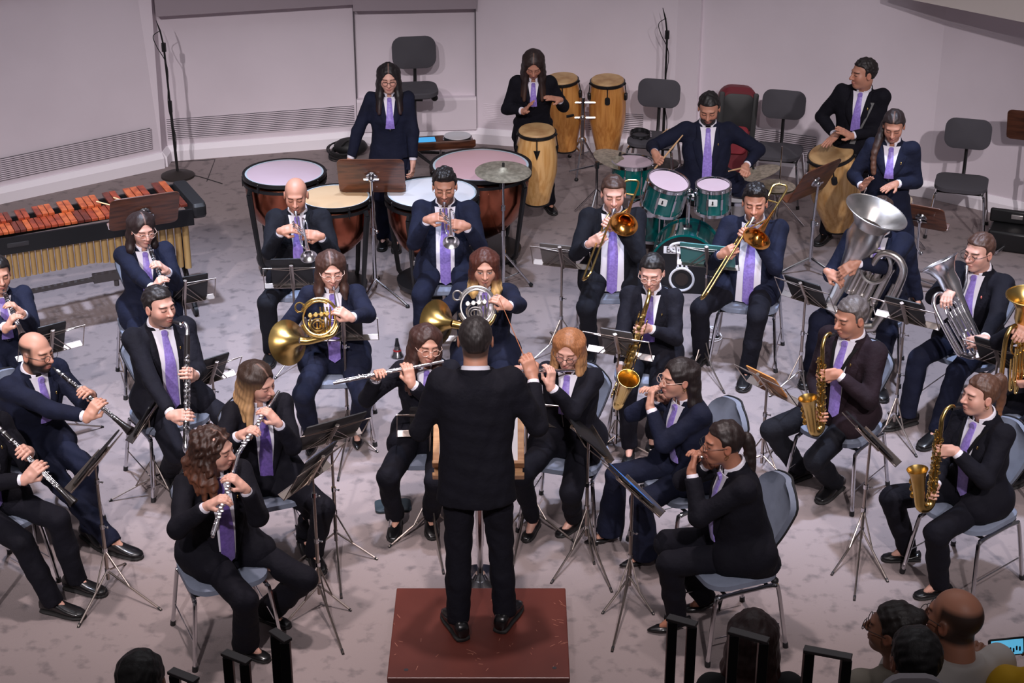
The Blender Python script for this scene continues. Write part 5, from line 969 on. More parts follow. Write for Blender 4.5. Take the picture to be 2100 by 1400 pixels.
for i, ((x0, y0), (x1, y1)) in enumerate((((198, 413), (243, 425)), ((233, 405), (277, 419)))):
    p, q = at(x0, y0, zM + .075), at(x1, y1, zM + .062 if i == 0 else zM + .072); t = thing('mallet', ('pale-handled red mallet lying on the marimba bars, nearer the left edge', 'pale-handled red mallet on the marimba bars, its head behind the wooden stand')[i], 'mallet', p, 'mallets on the marimba'); mb = MB(); mb.rod(p, q, .0055); mb.build('handle', mat('birch', (226, 200, 150), .5), t); mb = MB(); mb.ball(q, .019, 12); mb.build('head', mat('red_yarn', (168, 30, 32), .6), t)
# ================================================================ the players
CH = []
def player(head, label, instr=None, chair=None, hands=None, proto=CH_BLUE, cpsi=None, csh=.05, group=None, **kw):
    k = skeleton(head, **kw); h = instr(k) if instr else (hands(k) if hands else None); make_person(k, label, h, group)
    if chair: p = k['hip'] + k['F'] * csh; place_chair(proto, p[0], p[1], k['psi'] if cpsi is None else cpsi, chair)
    k['label'] = label; CH.append(k); CHK.append((label[:40], np.round(k['hip'], 2), np.round(k['feet'][0][0], 2), np.round(k['feet'][1][0], 2))); return k
CHK = []
BR, DK, BL, CH_, RD = (46, 28, 20), (20, 14, 13), (150, 104, 62), (62, 38, 26), (92, 48, 26)
L1, L2, L3, L4 = (224, 174, 156), (212, 160, 138), (198, 143, 119), (180, 124, 100)
WG, BG = M_silver, M_blackp
G_CL = mat('clear_frame', (206, 176, 160), .25)
# clarinets, left
player((-4, 562), 'person in navy suit playing clarinet, dark hair pulled back, at the left edge', lambda k: clarinet(k, (48, 690), 'clarinet of the dark-haired woman cut by the left edge, higher of two there'), 'blue-grey chair at the left edge behind the bald clarinettist', psi=25, hyaw=28, fem=True, hair='pony', hairc=DK, skin=L2, part=1)
player((74, 722), 'person with bald crown, grey beard and glasses playing clarinet, navy suit', lambda k: clarinet(k, (268, 884), 'clarinet of the bald bearded man with glasses, bell pointing right', fl=.40, fr=.58), 'blue-grey chair under the bald bearded clarinettist', psi=48, hyaw=62, pitch=8, lean=8, suit=M_navy, skin=L2, hair='none', hairc=(34, 27, 25), scalp=.95, scalpz=.05, scalpy=.03, beard=.86, glasses=BG, feet=[(243, 1130, 70), (192, 1106, 45)], side=-2)
player((-48, 832), 'person playing clarinet at the lower left edge, head out of frame, violet tie', lambda k: clarinet(k, (152, 1032), 'clarinet of the headless player at the lower left edge', fl=.36, fr=.55), 'blue-grey chair at the lower left edge, only its legs in view', psi=50, hyaw=60, lean=4, suit=M_navyd, tiem=M_tied, skin=L1, hairc=DK, feet=[(122, 1252, 72), (168, 1206, 70)], button=.02, veelow=.03)
player((292, 470), 'person with round glasses and dark low ponytail playing clarinet before the marimba', lambda k: clarinet(k, (350, 622), 'clarinet of the woman with round glasses before the marimba'), 'blue-grey chair under the woman clarinettist before the marimba', psi=18, hyaw=30, pitch=14, fem=True, suit=M_navy, hair='long', hairc=(40, 26, 24), glasses=G_CL, down=-.20, wrap=88, part=1, skin=L1, btnm=M_gold, button=.16)
player((327, 628), 'person with dark hair and short beard playing bass clarinet, wide violet tie', lambda k: bass_clarinet(k, (384, 668), (381, 930), 'black and silver bass clarinet held upright, left of centre'), 'blue-grey chair under the bass clarinettist', psi=32, hyaw=48, pitch=4, lean=0, suit=M_navyd, tiem=M_tie, skin=L1, hair='short', hairc=(26, 20, 20), beard=.45, feet=[(350, 985, 28), (432, 950, 40)], button=.0, veelow=.045, vee=.062, s=1.03)
# flutes
FL = lambda e, l, **q: (lambda k: flute(k, e, l, **q))
player((530, 782), 'person with long blonde hair braided over the crown playing flute', FL((478, 948), 'silver flute of the blonde woman with braided crown'), 'blue-grey chair under the braided blonde flautist', psi=22, hyaw=58, pitch=20, roll=-10, fem=True, suit=M_navyd, tiem=M_tied, hair='long', hairc=(50, 34, 26), tips=(186, 144, 100), tipz=(.06, -.10), down=-.34, wrap=100, skin=L1, feet=[(628, 1120, 20), (647, 1150, 22)], button=.04, veelow=.035, part=1, pinm=mat('red_enamel', (190, 60, 50), .4))
player((440, 920), 'person with long curly brown hair half tied playing flute, front left', FL((436, 1100), 'silver flute of the curly-haired woman at the front left'), 'blue-grey chair under the curly-haired flautist at the front left', psi=30, hyaw=72, pitch=10, roll=-6, fem=True, s=1.04, fat=.004, suit=M_navyd, tiem=M_tied, hair='curly', hairc=(52, 30, 22), tips=(96, 56, 38), down=-.24, wrap=110, skin=L1, shoe='flat', feet=[(515, 1338, 60), (558, 1270, 60)], button=.02, veelow=.04, belly=.02, flare=.075, cpsi=24, part=1)
player((874, 706), 'person with long brown hair and clear glasses playing flute, left of the conductor', FL((684, 786), 'silver flute pointing left, held by the woman with clear glasses', fl=.24), 'blue-grey chair under the flautist left of the conductor', psi=2, hyaw=18, pitch=10, roll=6, fem=True, suit=M_navyd, hair='long', hairc=(58, 34, 28), down=-.30, glasses=G_CL, gsize=.026, skin=L2, feet=[(811, 1082, -4), (884, 1078, 6)], button=.06, veelow=.025, hem=.08)
player((1166, 716), 'person with ginger-blonde bob and glasses playing flute, right of the conductor', FL((1010, 766), 'silver flute half hidden by the conductor, held by the ginger-blonde woman'), 'blue-grey chair under the ginger-blonde flautist', psi=-18, hyaw=-14, pitch=18, roll=4, fem=True, suit=M_navyd, hair='bob', hairc=(150, 98, 62), tips=(196, 146, 100), tipz=(.03, -.12), glasses=BG, skin=L1, shoe='flat', feet=[(1090, 1088, -20), (1170, 1082, -45)], button=.24, hem=.10, pinm=mat('red_enamel', (190, 60, 50), .4), flare=.05)
# brass
player((607, 400), 'person with shaved bald head playing trumpet, charcoal suit', lambda k: trumpet(k, (622, 527), 'silver trumpet of the bald man'), 'blue-grey chair under the bald trumpeter', psi=2, pitch=16, suit=M_char, skin=L3, hair='none', hairc=(60, 44, 38), scalp=.16, scalpz=.06, scalpy=.05, beard=.12, feet=[(556, 735, -6), (650, 728, 8)], button=.12, s=1.02)
player((912, 382), 'person with dark quiff and beard playing trumpet, open jacket over white shirt', lambda k: trumpet(k, (914, 497), 'silver trumpet of the man with dark quiff'), 'blue-grey chair under the dark-haired trumpeter', psi=0, pitch=14, suit=M_navy, skin=L3, hair='quiff', hairc=DK, beard=.5, glasses=mat('thin_gold_frame', (190, 150, 110), .3, .8), feet=[(868, 735, -8), (955, 735, 8)], button=-.04, veelow=.06, vee=.066, belly=.03, s=1.06, tieend=-.03)
player((679, 552), 'person with long brown hair and glasses playing french horn', lambda k: horn(k, (655, 652), (592, 702), 'golden french horn with wide bell to the left', M_gold, M_goldd), 'black-framed blue-grey chair under the french horn player with glasses', psi=4, hyaw=12, pitch=14, fem=True, s=1.04, fat=.003, suit=M_navy, hair='long', hairc=(64, 40, 32), down=-.21, wrap=112, glasses=G_CL, skin=L1, shoe='pump', feet=[(640, 912, -4), (733, 900, 4)], button=.05, veelow=.03, belly=.02, hem=.10, part=1, partx=.01)
player((994, 548), 'person with brown hair and blond tips playing french horn behind the conductor', lambda k: horn(k, (978, 628), (898, 662), 'silvery french horn partly hidden by the conductor', M_silvw, M_goldd), 'blue-grey chair under the french horn player behind the conductor', psi=0, hyaw=2, pitch=10, fem=True, s=1.05, fat=.003, suit=M_navy, hair='long', hairc=(74, 36, 26), tips=(222, 178, 112), tipz=(-.06, -.15), down=-.19, wrap=125, skin=L2, open=1, button=.22, belly=.02)
TB = lambda c, l, **q: (lambda k: trombone(k, c, l, **q))
player((1258, 397), 'person with short brown hair playing trombone, charcoal suit, left of the two trombonists', TB((1210, 562), 'gold-brass trombone of the left trombonist'), 'blue-grey chair under the left trombonist', psi=0, pitch=12, suit=M_char, skin=L1, hair='short', hairc=(62, 40, 30), beard=.15, feet=[(1210, 728, -8), (1302, 712, 10)], button=-.05, veelow=.085, vee=.072, s=1.06, tieend=-.04, belly=.02, fade=.02)
player((1548, 416), 'person with black quiff playing trombone, navy suit, right of the two trombonists', TB((1449, 604), 'gold-brass trombone of the right trombonist'), 'blue-grey chair under the right trombonist', psi=-14, hyaw=-10, pitch=8, suit=M_navy, skin=L3, hair='quiff', hairc=DK, beard=.2, feet=[(1432, 742, -35), (1530, 780, -18)], button=-.05, veelow=.085, vee=.072, s=1.06, tieend=-.04, belly=.03, trousers=M_navyd, fade=.02)
# saxophones
player((1337, 558), 'person with dark tied hair and glasses playing tenor saxophone', lambda k: sax(k, (1266, 828), 'tenor saxophone with bell low before the seated woman', L=.66, m=M_gold, big=1.2, neck=.15, dy=.28, tilt=.75, bow_dir=A(-.1, -1, 0), gl=.16, gr=.48), 'blue-grey chair under the woman with the tenor saxophone', psi=-10, hyaw=-14, pitch=16, fem=True, suit=M_navyd, tiem=M_tied, hair='bun', hairc=DK, bunat=(-.02, -.115, .0), glasses=G_CL, skin=L1, shoe='flat', feet=[(1290, 932, -8), (1338, 908, -10)], button=.16)
player((1745, 650), 'person with short grey hair playing alto saxophone, aubergine jacket and black strap', lambda k: sax(k, (1684, 888), 'alto saxophone of the grey-haired man', m=M_goldd, dy=.20), 'blue-grey chair under the grey-haired saxophonist', psi=-45, hyaw=-60, pitch=14, lean=0, suit=M_plum, trousers=M_char, skin=L3, hair='short', hairc=(86, 78, 76), beard=.06, feet=[(1632, 978, -60), (1706, 1008, -40)], button=.02, veelow=.03, s=1.03, cpsi=-38, fade=.02, strap=1)
player((2010, 810), 'person with brown high ponytail playing alto saxophone, at the right', lambda k: sax(k, (1908, 1045), 'alto saxophone of the woman with the ponytail, at the right', m=M_goldd, dy=.17), 'blue-grey chair under the woman saxophonist at the right', psi=-58, hyaw=-72, pitch=2, fem=True, s=1.03, suit=M_navyd, hair='pony', hairc=(84, 56, 42), tips=(130, 86, 58), tipz=(-.0, -.2), tail=[(0, -.085, .085), (0, -.125, .08), (0, -.14, -.06), (0, -.12, -.22)], skin=L1, earring=1, shoe='flat', feet=[(1850, 1142, -88), (1915, 1215, -75)], button=.05, veelow=.03, fat=.003, cpsi=-50, strap=1)
# piccolos on the right
player((1390, 775), 'person with long dark hair down her back and glasses playing piccolo', FL((1318, 800), 'black piccolo of the woman with long dark hair', L=.25, name='piccolo', m=M_wood_bl, near=False, r=.0085, fl=.28, fr=.68, cat='piccolo', group='piccolos'), 'blue-grey chair under the piccolo player with long dark hair', psi=-62, hyaw=-66, pitch=4, lean=10, fem=True, suit=M_navy, hair='long', hairc=(30, 20, 19), tips=(64, 40, 32), tipz=(-.2, -.5), down=-.46, wrap=62, glasses=G_CL, skin=L2, earring=1, shoe='pump', feet=[(1240, 1106, -80), (1312, 1152, -76)], flare=.085, button=.1, hem=.02, pin=0)
player((1482, 908), 'person with dark low ponytail and glasses holding a piccolo to her face, front right', FL((1420, 930), 'silver piccolo hidden in the hands of the front right woman', L=.25, name='piccolo', near=False, r=.0085, fl=.22, fr=.62, cat='piccolo', group='piccolos'), 'blue-grey chair under the woman with low ponytail at the front right', psi=-80, hyaw=-80, pitch=6, lean=12, fem=True, s=1.06, fat=.006, suit=M_navyd, hair='pony', hairc=(34, 22, 20), tail=[(0, -.105, .01), (.0, -.14, .0), (-.03, -.16, -.16), (-.04, -.17, -.34)], glasses=BG, skin=L4, earring=1, shoe='pump', feet=[(1438, 1246, -84), (1376, 1288, -86)], belly=.03, button=.1, pin=0, cpsi=-68, csh=.1)
# low brass
def tuba_(k):
    B = reach(1798, 434, k['H'], .30); B = at_depth(1798, 434, k['H'][1] - .32); ax = nrm(A(.30, -.16, .95)); t, vc, u, v, w = upright_brass(B, ax, A(.55, -.25, 0), .88, .222, M_silvw, 'tuba', 'large silver tuba with wide upturned bell hiding the player', 'tuba', width=.36, valves=4, r0=.042)
    return dict(R=dict(G=at_depth(1722, 575, vc[1] - .05), d=nrm(A(.75, -.35, -.35)), n=nrm(A(-.2, -.6, .8)), style='keys'), L=dict(G=at_depth(1728, 556, B[1] - .02), d=nrm(A(-.8, -.2, -.45)), n=nrm(A(-.1, -.8, .5)), style='relax', pole=A(1, .3, -.3)))
player((1806, 442), 'person hidden behind the bell of the silver tuba, navy suit', tuba_, 'blue-grey chair behind the tuba player', psi=-14, pitch=8, suit=M_navy, skin=L3, hair='short', hairc=BR, feet=[(1660, 775, -25), (1800, 800, 5)], s=1.06, cpsi=-14, suitfront=True, nohand='')
def euph(B, ax, side, L, rb, m, nm, lab, cat, vis=True, inner=None):
    def f(k):
        Bp = at_depth(B[0], B[1], k['M'][1] - .12); t, vc, u, v, w = upright_brass(Bp, ax, side, L, rb, m, nm, lab, cat, M=k['M'], width=.19, valves=4, r0=.022, inner=inner)
        return dict(R=dict(G=vc + u * .15 + v * .02, d=nrm(v * .8 + w * .2 - k['R'] * .3), n=nrm(u * .8 + w * .5), style='keys', pole=k['R'] - Z), L=dict(G=vc - u * .16 + v * .03 + w * .03, d=nrm(v * .4 - u * .2 + k['R'] * .7), n=nrm(w), style='grip', pole=-k['R'] * .8 - Z))
    return f
player((2008, 517), 'person with short brown hair and black glasses playing silver euphonium', euph((1926, 538), nrm(A(-.46, .38, .80)), A(-.7, -.5, -.4), .66, .135, M_silver, 'euphonium', 'bright silver euphonium leaning left at the right side', 'euphonium'), 'blue-grey chair under the euphonium player', psi=-40, hyaw=-52, pitch=8, suit=M_navyd, trousers=M_navy, skin=L1, hair='short', hairc=(70, 46, 36), glasses=BG, feet=[(1850, 868, -65), (1914, 902, -45)], button=.05, veelow=.03, s=1.04, fade=.03, pinm=mat('pink_enamel', (216, 120, 110), .4))
player((2146, 640), 'person at the right edge playing brass baritone, only hands and sleeve in view', euph((2108, 606), nrm(A(-.05, -.1, 1)), A(-.7, -.6, 0), .62, .13, M_goldd, 'baritone_horn', 'brass baritone horn cut by the right edge', 'baritone horn', inner=M_gold), 'blue-grey chair at the right edge behind the ponytailed saxophonist', psi=-55, suit=M_navyd, skin=L1, hairc=BR, feet=[(2030, 960, -60), (2095, 985, -60)], s=1.02)
# percussionists
def stick(p, q, lab):
    t = thing('drumstick', lab, 'drumstick', p, 'drumsticks'); mb = MB(); mb.tube([p, p + (q - p) * .7, p + (q - p) * .93, q], [.0075, .0075, .005, .0055], 8); mb.build('shaft', mat('hickory', (204, 164, 120), .5), t)
def drummer(k):
    GR = at_depth(1356, 330, k['hip'][1] - .42); GL = at_depth(1524, 356, k['hip'][1] - .36); d1 = nrm(at_depth(1391, 288, k['hip'][1] - .45) - GR); stick(GR - d1 * .09, GR + d1 * .29, 'wooden drumstick raised in the right hand of the drummer'); stick(GL + A(.03, .1, .02), GL + A(-.15, -.22, .10), 'wooden drumstick in the left hand of the drummer, behind the ride cymbal')
    return dict(R=dict(G=GR, a=d1, n=nrm(A(-.5, -.5, .7)), style='fist', pole=A(-1, .2, -.5)), L=dict(G=GL, d=nrm(A(-.2, -.9, -.1)), n=nrm(A(.4, 0, .9)), style='fist', pole=A(1, .2, -.5)))
kd = player((1454, 222), 'person with black hair and full beard playing the teal drum kit', None, None, hands=drummer, psi=-2, hyaw=-10, pitch=26, hipz=.60, skin=L3, hair='short', hairc=(22, 18, 18), beard=.85, suit=M_navy, feet=[(1405, 470, -10), (1510, 480, 10)], button=.10, s=1.06, belly=.02, fade=.02)
t = thing('drum_throne', 'round black drum stool under the drummer', 'stool', A(kd['hip'][0], kd['hip'][1], 0)); p = A(kd['hip'][0], kd['hip'][1], 0) + kd['F'] * .03
mb = MB(); mb.lathe(p + Z * .43, Z, [(0, .16), (.02, .18), (.06, .17), (.075, .12), (.08, 0)], 28); mb.build('seat', M_blackp, t); mb = MB(); mb.rod(p + Z * .1, p + Z * .44, .018); mb.build('pole', M_chrome, t)
for i in range(3): a = rad(120 * i); mb = MB(); mb.rod(p + Z * .25, p + A(math.cos(a), math.sin(a), 0) * .25 + Z * .015, .012); mb.build('leg', M_chrome, t)
player((797, 160), 'person with long black hair and glasses standing behind the timpani', None, None, hands=lambda k: dict(L=dict(G=at_depth(843, 356, k['hip'][1] - .16), d=nrm(A(-.05, -.35, -1)), n=nrm(A(.9, -.3, 0)), style='relax', pole=A(.8, .5, 0)), R=dict(G=at_depth(722, 352, k['hip'][1] - .16), d=nrm(A(.05, -.35, -1)), n=nrm(A(-.9, -.3, 0)), style='relax', pole=A(-.8, .5, 0))), pose='stand', psi=4, hyaw=4, pitch=14, fem=True, s=.985, suit=M_navy, tiem=M_tie, hair='long', hairc=(22, 16, 18), down=-.30, wrap=120, glasses=BG, skin=L1, feet=[(786, 500, -4), (812, 505, 6)], button=.22, vee=.05, lean=2, part=1, tips=(52, 30, 30), tipz=(-.15, -.3), pin=0)
def cong1(k): Y = k['hip'][1]; return dict(R=dict(G=at_depth(1089, 216, Y - .30), d=nrm(A(.45, -.35, .7)), n=nrm(A(-.8, .2, .3)), style='flat', pole=A(-.5, .2, -1)), L=dict(G=at_depth(1127, 203, Y - .30), d=nrm(A(-.75, -.35, .25)), n=nrm(A(.3, -.2, .9)), style='flat', pole=A(.5, .2, -1)))
kc = player((1094, 132), 'person with very long brown hair bowed over the strapped conga', None, None, hands=cong1, pose='stand', psi=0, pitch=38, fem=True, s=.95, lean=15, suit=M_navyd, tiem=M_tie, hair='long', hairc=(40, 26, 24), tips=(92, 60, 42), tipz=(-.15, -.38), down=-.36, wrap=128, skin=L3, feet=[(1066, 415, -10), (1128, 428, 18)], button=.27, vee=.05, part=1, shoe='oxford', pin=0)
gc = A(at(1097, 424, 0)[0], kc['hip'][1] - .40, 0); conga(at_depth(1101, 266, gc[1]), at_depth(1101, 414, gc[1] + .05), .155, M_conga, 'pale ash conga strapped to the woman with long brown hair', diamond=True)
def cong2(k): Y = k['hip'][1]; return dict(R=dict(G=at_depth(1700, 294, Y - .20), d=nrm(A(-.6, -.6, -.3)), n=nrm(A(-.1, -.1, 1)), style='flat', pole=A(-.6, .5, -.7)), L=dict(G=at_depth(1724, 270, Y - .26), d=nrm(A(-.75, -.3, .5)), n=nrm(A(.45, -.5, .75)), style='flat', pole=A(.5, .2, -1)))
k27 = player((1771, 151), 'person with short black hair looking left, playing the tilted conga by the right wall', None, None, hands=cong2, pose='stand', psi=-22, hyaw=-72, pitch=6, lean=6, side=-3, skin=L3, hair='short', hairc=(26, 18, 18), suit=M_navyd, feet=[(1690, 490, -35), (1740, 478, -10)], button=.16, vee=.06, s=1.0)
mb = MB(); tb_ = tors_tab(k27); pts = [_front(k27['hip'], k27['Rt'], tb_, h, x, .016) for h, x in ((.42, -.10), (.36, -.085), (.28, -.06), (.20, -.035), (.12, -.01), (.05, .01))]; x_ = k27['Rt'][:, 0]
mb.grid([[p + x_ * .022, p, p - x_ * .022] for p in pts], .004, [[k27['Rt'][:, 1]] * 3] * 6); mb.build('strap', mat('grey_webbing', (104, 104, 104), .8), k27['root'])
def bong(k): Y = k['hip'][1]; return dict(R=dict(G=at_depth(1781, 372, Y - .30), d=nrm(A(.25, -.5, .75)), n=nrm(A(-.2, .5, .6)), style='flat', pole=A(-.5, .2, -.9)), L=dict(G=at_depth(1818, 388, Y - .28), d=nrm(A(-.75, -.6, -.1)), n=nrm(A(0, -.2, 1)), style='flat', pole=A(.5, .2, -.9)))
player((1833, 258), 'person with long brown hair over one shoulder playing the bongo, beside the right wall', None, None, hands=bong, pose='stand', psi=-14, hyaw=-16, pitch=26, lean=6, fem=True, s=.99, suit=M_navy, tiem=M_tie, hair='pony', hairc=(36, 24, 23), tips=(104, 68, 50), tipz=(-.1, -.35), tail=[(.02, -.10, .03), (.07, -.075, -.05), (.13, .04, -.22), (.12, .08, -.36)], skin=L3, feet=[(1848, 630, -12), (1880, 626, 4)], button=.24, vee=.06, part=1)
# the conductor
def cond(k):
    GR = at_depth(1078, 738, k['hip'][1] + .28); d = nrm(at_depth(1018, 598, k['hip'][1] + .40) - GR); t = thing('baton', 'thin wooden baton in the raised right hand of the conductor', 'baton', GR); mb = MB(); mb.rod(GR - d * .03, GR + d * .36, .0032, .0018, 6); mb.build('stick', mat('baton_wood', (176, 108, 74), .5), t); mb = MB(); mb.lathe(GR - d * .05, d, [(0, .003), (.01, .009), (.03, .009), (.06, .004)], 10); mb.build('handle', mat('cork', (150, 96, 64), .7), t)
    return dict(R=dict(G=GR, d=nrm(A(-.30, .25, .9)), n=nrm(A(.4, -.85, .2)), style='grip', pole=A(.45, -.1, -1.0)), L=dict(G=at_depth(918, 772, k['hip'][1] + .34), d=nrm(A(.25, .6, .7)), n=nrm(A(-.6, .3, .5)), style='relax', pole=A(-.45, -.2, -1)))
player((975, 697), 'person conducting on the podium, back turned, arm raised with baton', None, None, hands=cond, pose='stand', psi=180, hyaw=180, pitch=4, lean=2, s=1.07, floor=.2, hipz=.92 * 1.07 + .2, skin=L3, hair='buzz', hairc=(34, 28, 28), scalp=.8, scalpz=.0, suit=M_navyd, feet=[(1040, 1268, 160), (936, 1284, 200)], button=.12)
# ---------------------------------------------------------------- audience, seated on the tier in the foreground
def spect(head, label, hands=None, **kw):
    kw.setdefault('hipz', 1.14); k = skeleton(head, pose='sit', floor=.6, cut=True, suitfront=False, flap=False, **kw); make_person(k, label, hands(k) if hands else None, 'spectators in the foreground'); return k
M_bt = mat('black_top', (16, 15, 17), .8); M_be = mat('beige_top', (150, 142, 128), .8); M_ws = mat('cream_shirt', (190, 184, 178), .8); M_ye = mat('yellow_top', (206, 160, 16), .8); M_pr = mat('floral_top', (120, 124, 122), .8, noise=(30, (60, 72, 70), .48, .52)); D4 = (150, 104, 82)
spect((290, 1398), 'dark-haired person at the lower left, only the crown of the head showing', psi=180, hair='short', hairc=(16, 12, 12), skin=D4, suit=M_bt, topname='top')
spect((1543, 1308), 'person with long dark-red hair and black top behind the rail frames', psi=178, fem=True, hair='long', hairc=(38, 16, 14), tips=(56, 22, 18), down=-.32, wrap=125, skin=D4, suit=M_bt, topname='top')
spect((1832, 1290), 'person with dark hair in a bun, glasses and beige top in the foreground', psi=195, hyaw=238, pitch=2, fem=True, hair='bun', hairc=(26, 18, 15), bunat=(.0, -.085, .085), glasses=BG, skin=D4, suit=M_be, topname='top')
def chin(k): return dict(L=dict(G=k['H'] + k['Rh'] @ A(-.02, .15, -.08), d=nrm(Z + k['Rh'][:, 0] * .4), n=nrm(k['Rh'][:, 1]), style='grip', pole=-Z - k['R'] * .3))
spect((1958, 1268), 'person with bald crown, glasses and cream shirt resting a hand on the chin', chin, psi=200, hyaw=222, pitch=4, hair='none', hairc=(40, 32, 28), scalp=.85, scalpy=.02, scalpz=.06, glasses=BG, skin=(186, 128, 102), suit=M_ws, topname='shirt', s=1.08)
spect((1876, 1352), 'person with short dark hair in the foreground, nearest of the lower right group', psi=190, hyaw=190, hair='short', hairc=(16, 12, 12), skin=D4, suit=M_pr, topname='top', s=1.06, hipz=1.2)
PH = {}
def phone_hand(k):
    c = at_depth(2065, 1326, k['M'][1] + .12); PH['c'] = c; return dict(L=dict(G=c - A(.10, .0, .02), d=nrm(A(.3, .35, .85)), n=nrm(A(-.5, -.8, .1)), style='grip'), R=dict(G=c + A(.10, .0, -.02), d=nrm(A(-.3, .3, .85)), n=nrm(A(.5, -.8, .1)), style='grip'))
spect((2156, 1292), 'person in yellow top at the lower right corner, head out of view', phone_hand, psi=185, hair='short', hairc=(40, 30, 26), skin=D4, suit=M_ye, topname='top', hipz=1.2)
b = MB(); b.box((1.6, 5.5, .8), (6, .7, .4)); struct('trim_14', b, mat('seat_row', (40, 36, 38), .8), smooth=False)
c = PH['c']; t = thing('smartphone', 'smartphone held sideways with a lit picture of the stage, lower right corner', 'phone', c); x_, u_ = nrm(A(1, .0, .12)), nrm(A(-.1, .15, 1)); n_ = -np.cross(x_, u_); n_ = n_ if n_[1] < 0 else -n_
mb = MB(); mb.plate(c, x_, u_, .150, .078, .009, .010); mb.build('case', M_blackp, t); mb = MB(); mb.box(c + n_ * .005, (.128, .066, .0012), (x_, u_, n_)); mb.build('screen', mat('phone_screen', (60, 130, 170), .3, emit=((90, 175, 215), .8), noise=None), t, smooth=False)
mb = MB()
for i in range(9): mb.plate(c + n_ * .006 + x_ * (-.05 + .0125 * i) + u_ * (-.014 + .004 * ((i * 5) % 3)), x_, u_, .007, .02, .0008, .003)
mb.build('screen_picture', mat('screen_dark', (20, 40, 70), .4), t)
# ================================================================ music stands
tb = lambda s: dict(content='off', cl=s, cname='tablet', cgroup='tablets on the music stands')
wire_stand((128, 900), (118, 700), 215, 'wire music stand right behind the head of the bald clarinettist', tilt=25, **tb('black tablet on the stand behind the bald clarinettist'), cw=.2, ch=.26)
wire_stand((392, 775), (382, 598), 205, 'wire music stand before the clarinettist with round glasses', w=.46, **tb('black tablet on the stand before the clarinettist with round glasses'), ch=.24, pad=.05)
wire_stand((447, 915), (447, 762), 218, 'wire music stand before the bass clarinettist', tilt=30, w=.40, **tb('black tablet on the stand before the bass clarinettist'), cw=.2, ch=.26)
wire_stand((320, 1010), (304, 848), 262, 'wire music stand seen edge-on below the bass clarinettist', tilt=30, content='off', cname='music_folder', ccat='folder', cl='black folder on the edge-on stand below the bass clarinettist', cw=.32, ch=.24)
wire_stand((224, 1205), (222, 945), 258, 'wire music stand seen edge-on between the two lower left clarinets', tilt=38, legs=[(160, 1285), (331, 1250), (257, 1155)], content='off', cname='music_folder', ccat='folder', cl='black folder on the stand between the two lower left clarinets', cw=.34, ch=.25)
wire_stand((690, 1125), (686, 888), 212, 'wire music stand with black folder, left of the flautist with clear glasses', tilt=38, legs=[(602, 1158), (774, 1146), (700, 1226)], content='off', cname='music_folder', ccat='folder', cl='open black folder on the stand of the braided flautist', cw=.40, ch=.26)
wire_stand((656, 1235), (650, 962), 240, 'wire music stand with blue-lit tablet, before the curly-haired flautist', tilt=30, legs=[(583, 1280), (720, 1251), (704, 1340)], content='lit', cname='tablet', cl='blue-lit tablet on the stand of the curly-haired flautist', cw=.30, ch=.25, cgroup='blue-lit tablets')
wire_stand((715, 905), (712, 672), 184, 'wire music stand before the golden french horn', legs=[(693, 985), (775, 926), (690, 880)], **tb('black tablet on the stand before the golden french horn'), cw=.19, ch=.25, pad=.03)
wire_stand((912, 690), (914, 520), 180, 'wire music stand before the trumpeter with dark quiff', tilt=20, **tb('black tablet on the stand before the trumpeter with dark quiff'), cw=.2, ch=.24, pad=.02)
wire_stand((610, 745), (610, 566), 183, 'wire music stand before the bald trumpeter', w=.42, content='off', cname='music_folder', ccat='folder', cl='black folder on the stand before the bald trumpeter', cw=.30, ch=.27)
wire_stand((972, 880), (973, 674), 180, 'wire music stand hidden behind the head of the conductor', **tb('black tablet on the stand behind the head of the conductor'), cw=.2, ch=.25)
wire_stand((1150, 715), (1147, 526), 164, 'wire music stand before the left trombonist', tilt=28, content='off', cname='music_folder', ccat='folder', cl='grey folder on the stand before the left trombonist', cw=.26, ch=.22, cm=mat('grey_folder', (92, 86, 84), .6), pad=-.03)
wire_stand((1440, 748), (1430, 526), 164, 'wire music stand before the right trombonist', tilt=28, legs=[(1420, 735), (1486, 806), (1405, 770)], content='off', cname='music_folder', ccat='folder', cl='teal plastic folder on the stand before the bass drum', cw=.40, ch=.22, cm=mat('teal_plastic', (64, 120, 120), .35))
wire_stand((1262, 925), (1266, 706), 158, 'wire music stand before the tenor saxophone', tilt=28, content='off', cname='tablet', cl='grey-backed tablet on the stand before the tenor saxophone', cw=.22, ch=.24, cm=mat('grey_case', (74, 70, 70), .5), cgroup='tablets on the music stands')
wire_stand((886, 1080), (873, 866), 184, 'wire music stand left of the legs of the conductor', legs=[(797, 1121), (910, 1176), (930, 1076)], **tb('black tablet on the stand half hidden by the left arm of the conductor'), cw=.2, ch=.24, shift=.03, pad=-.05)
wire_stand((1079, 1068), (1078, 842), 166, 'wire music stand right of the legs of the conductor', legs=[(1050, 1168), (1178, 1110), (1045, 1078)], **tb('black tablet on the stand half hidden by the right elbow of the conductor'), cw=.22, ch=.24, pad=-.10)
wire_stand((1202, 1115), (1192, 896), 104, 'wire music stand seen edge-on before the piccolo player with long hair', tilt=46, legs=[(1130, 1195), (1255, 1213), (1219, 1156)], content='off', cname='music_folder', ccat='folder', cl='black folder on the edge-on stand before the long-haired piccolo player', cw=.34, ch=.24)
wire_stand((1290, 1218), (1282, 1000), 114, 'wire music stand with blue-lit tablet, before the front right woman', tilt=42, legs=[(1235, 1257), (1341, 1259), (1255, 1335)], content='lit', cname='tablet', cl='blue-lit tablet on the stand before the front right woman', cw=.28, ch=.24, cgroup='blue-lit tablets')
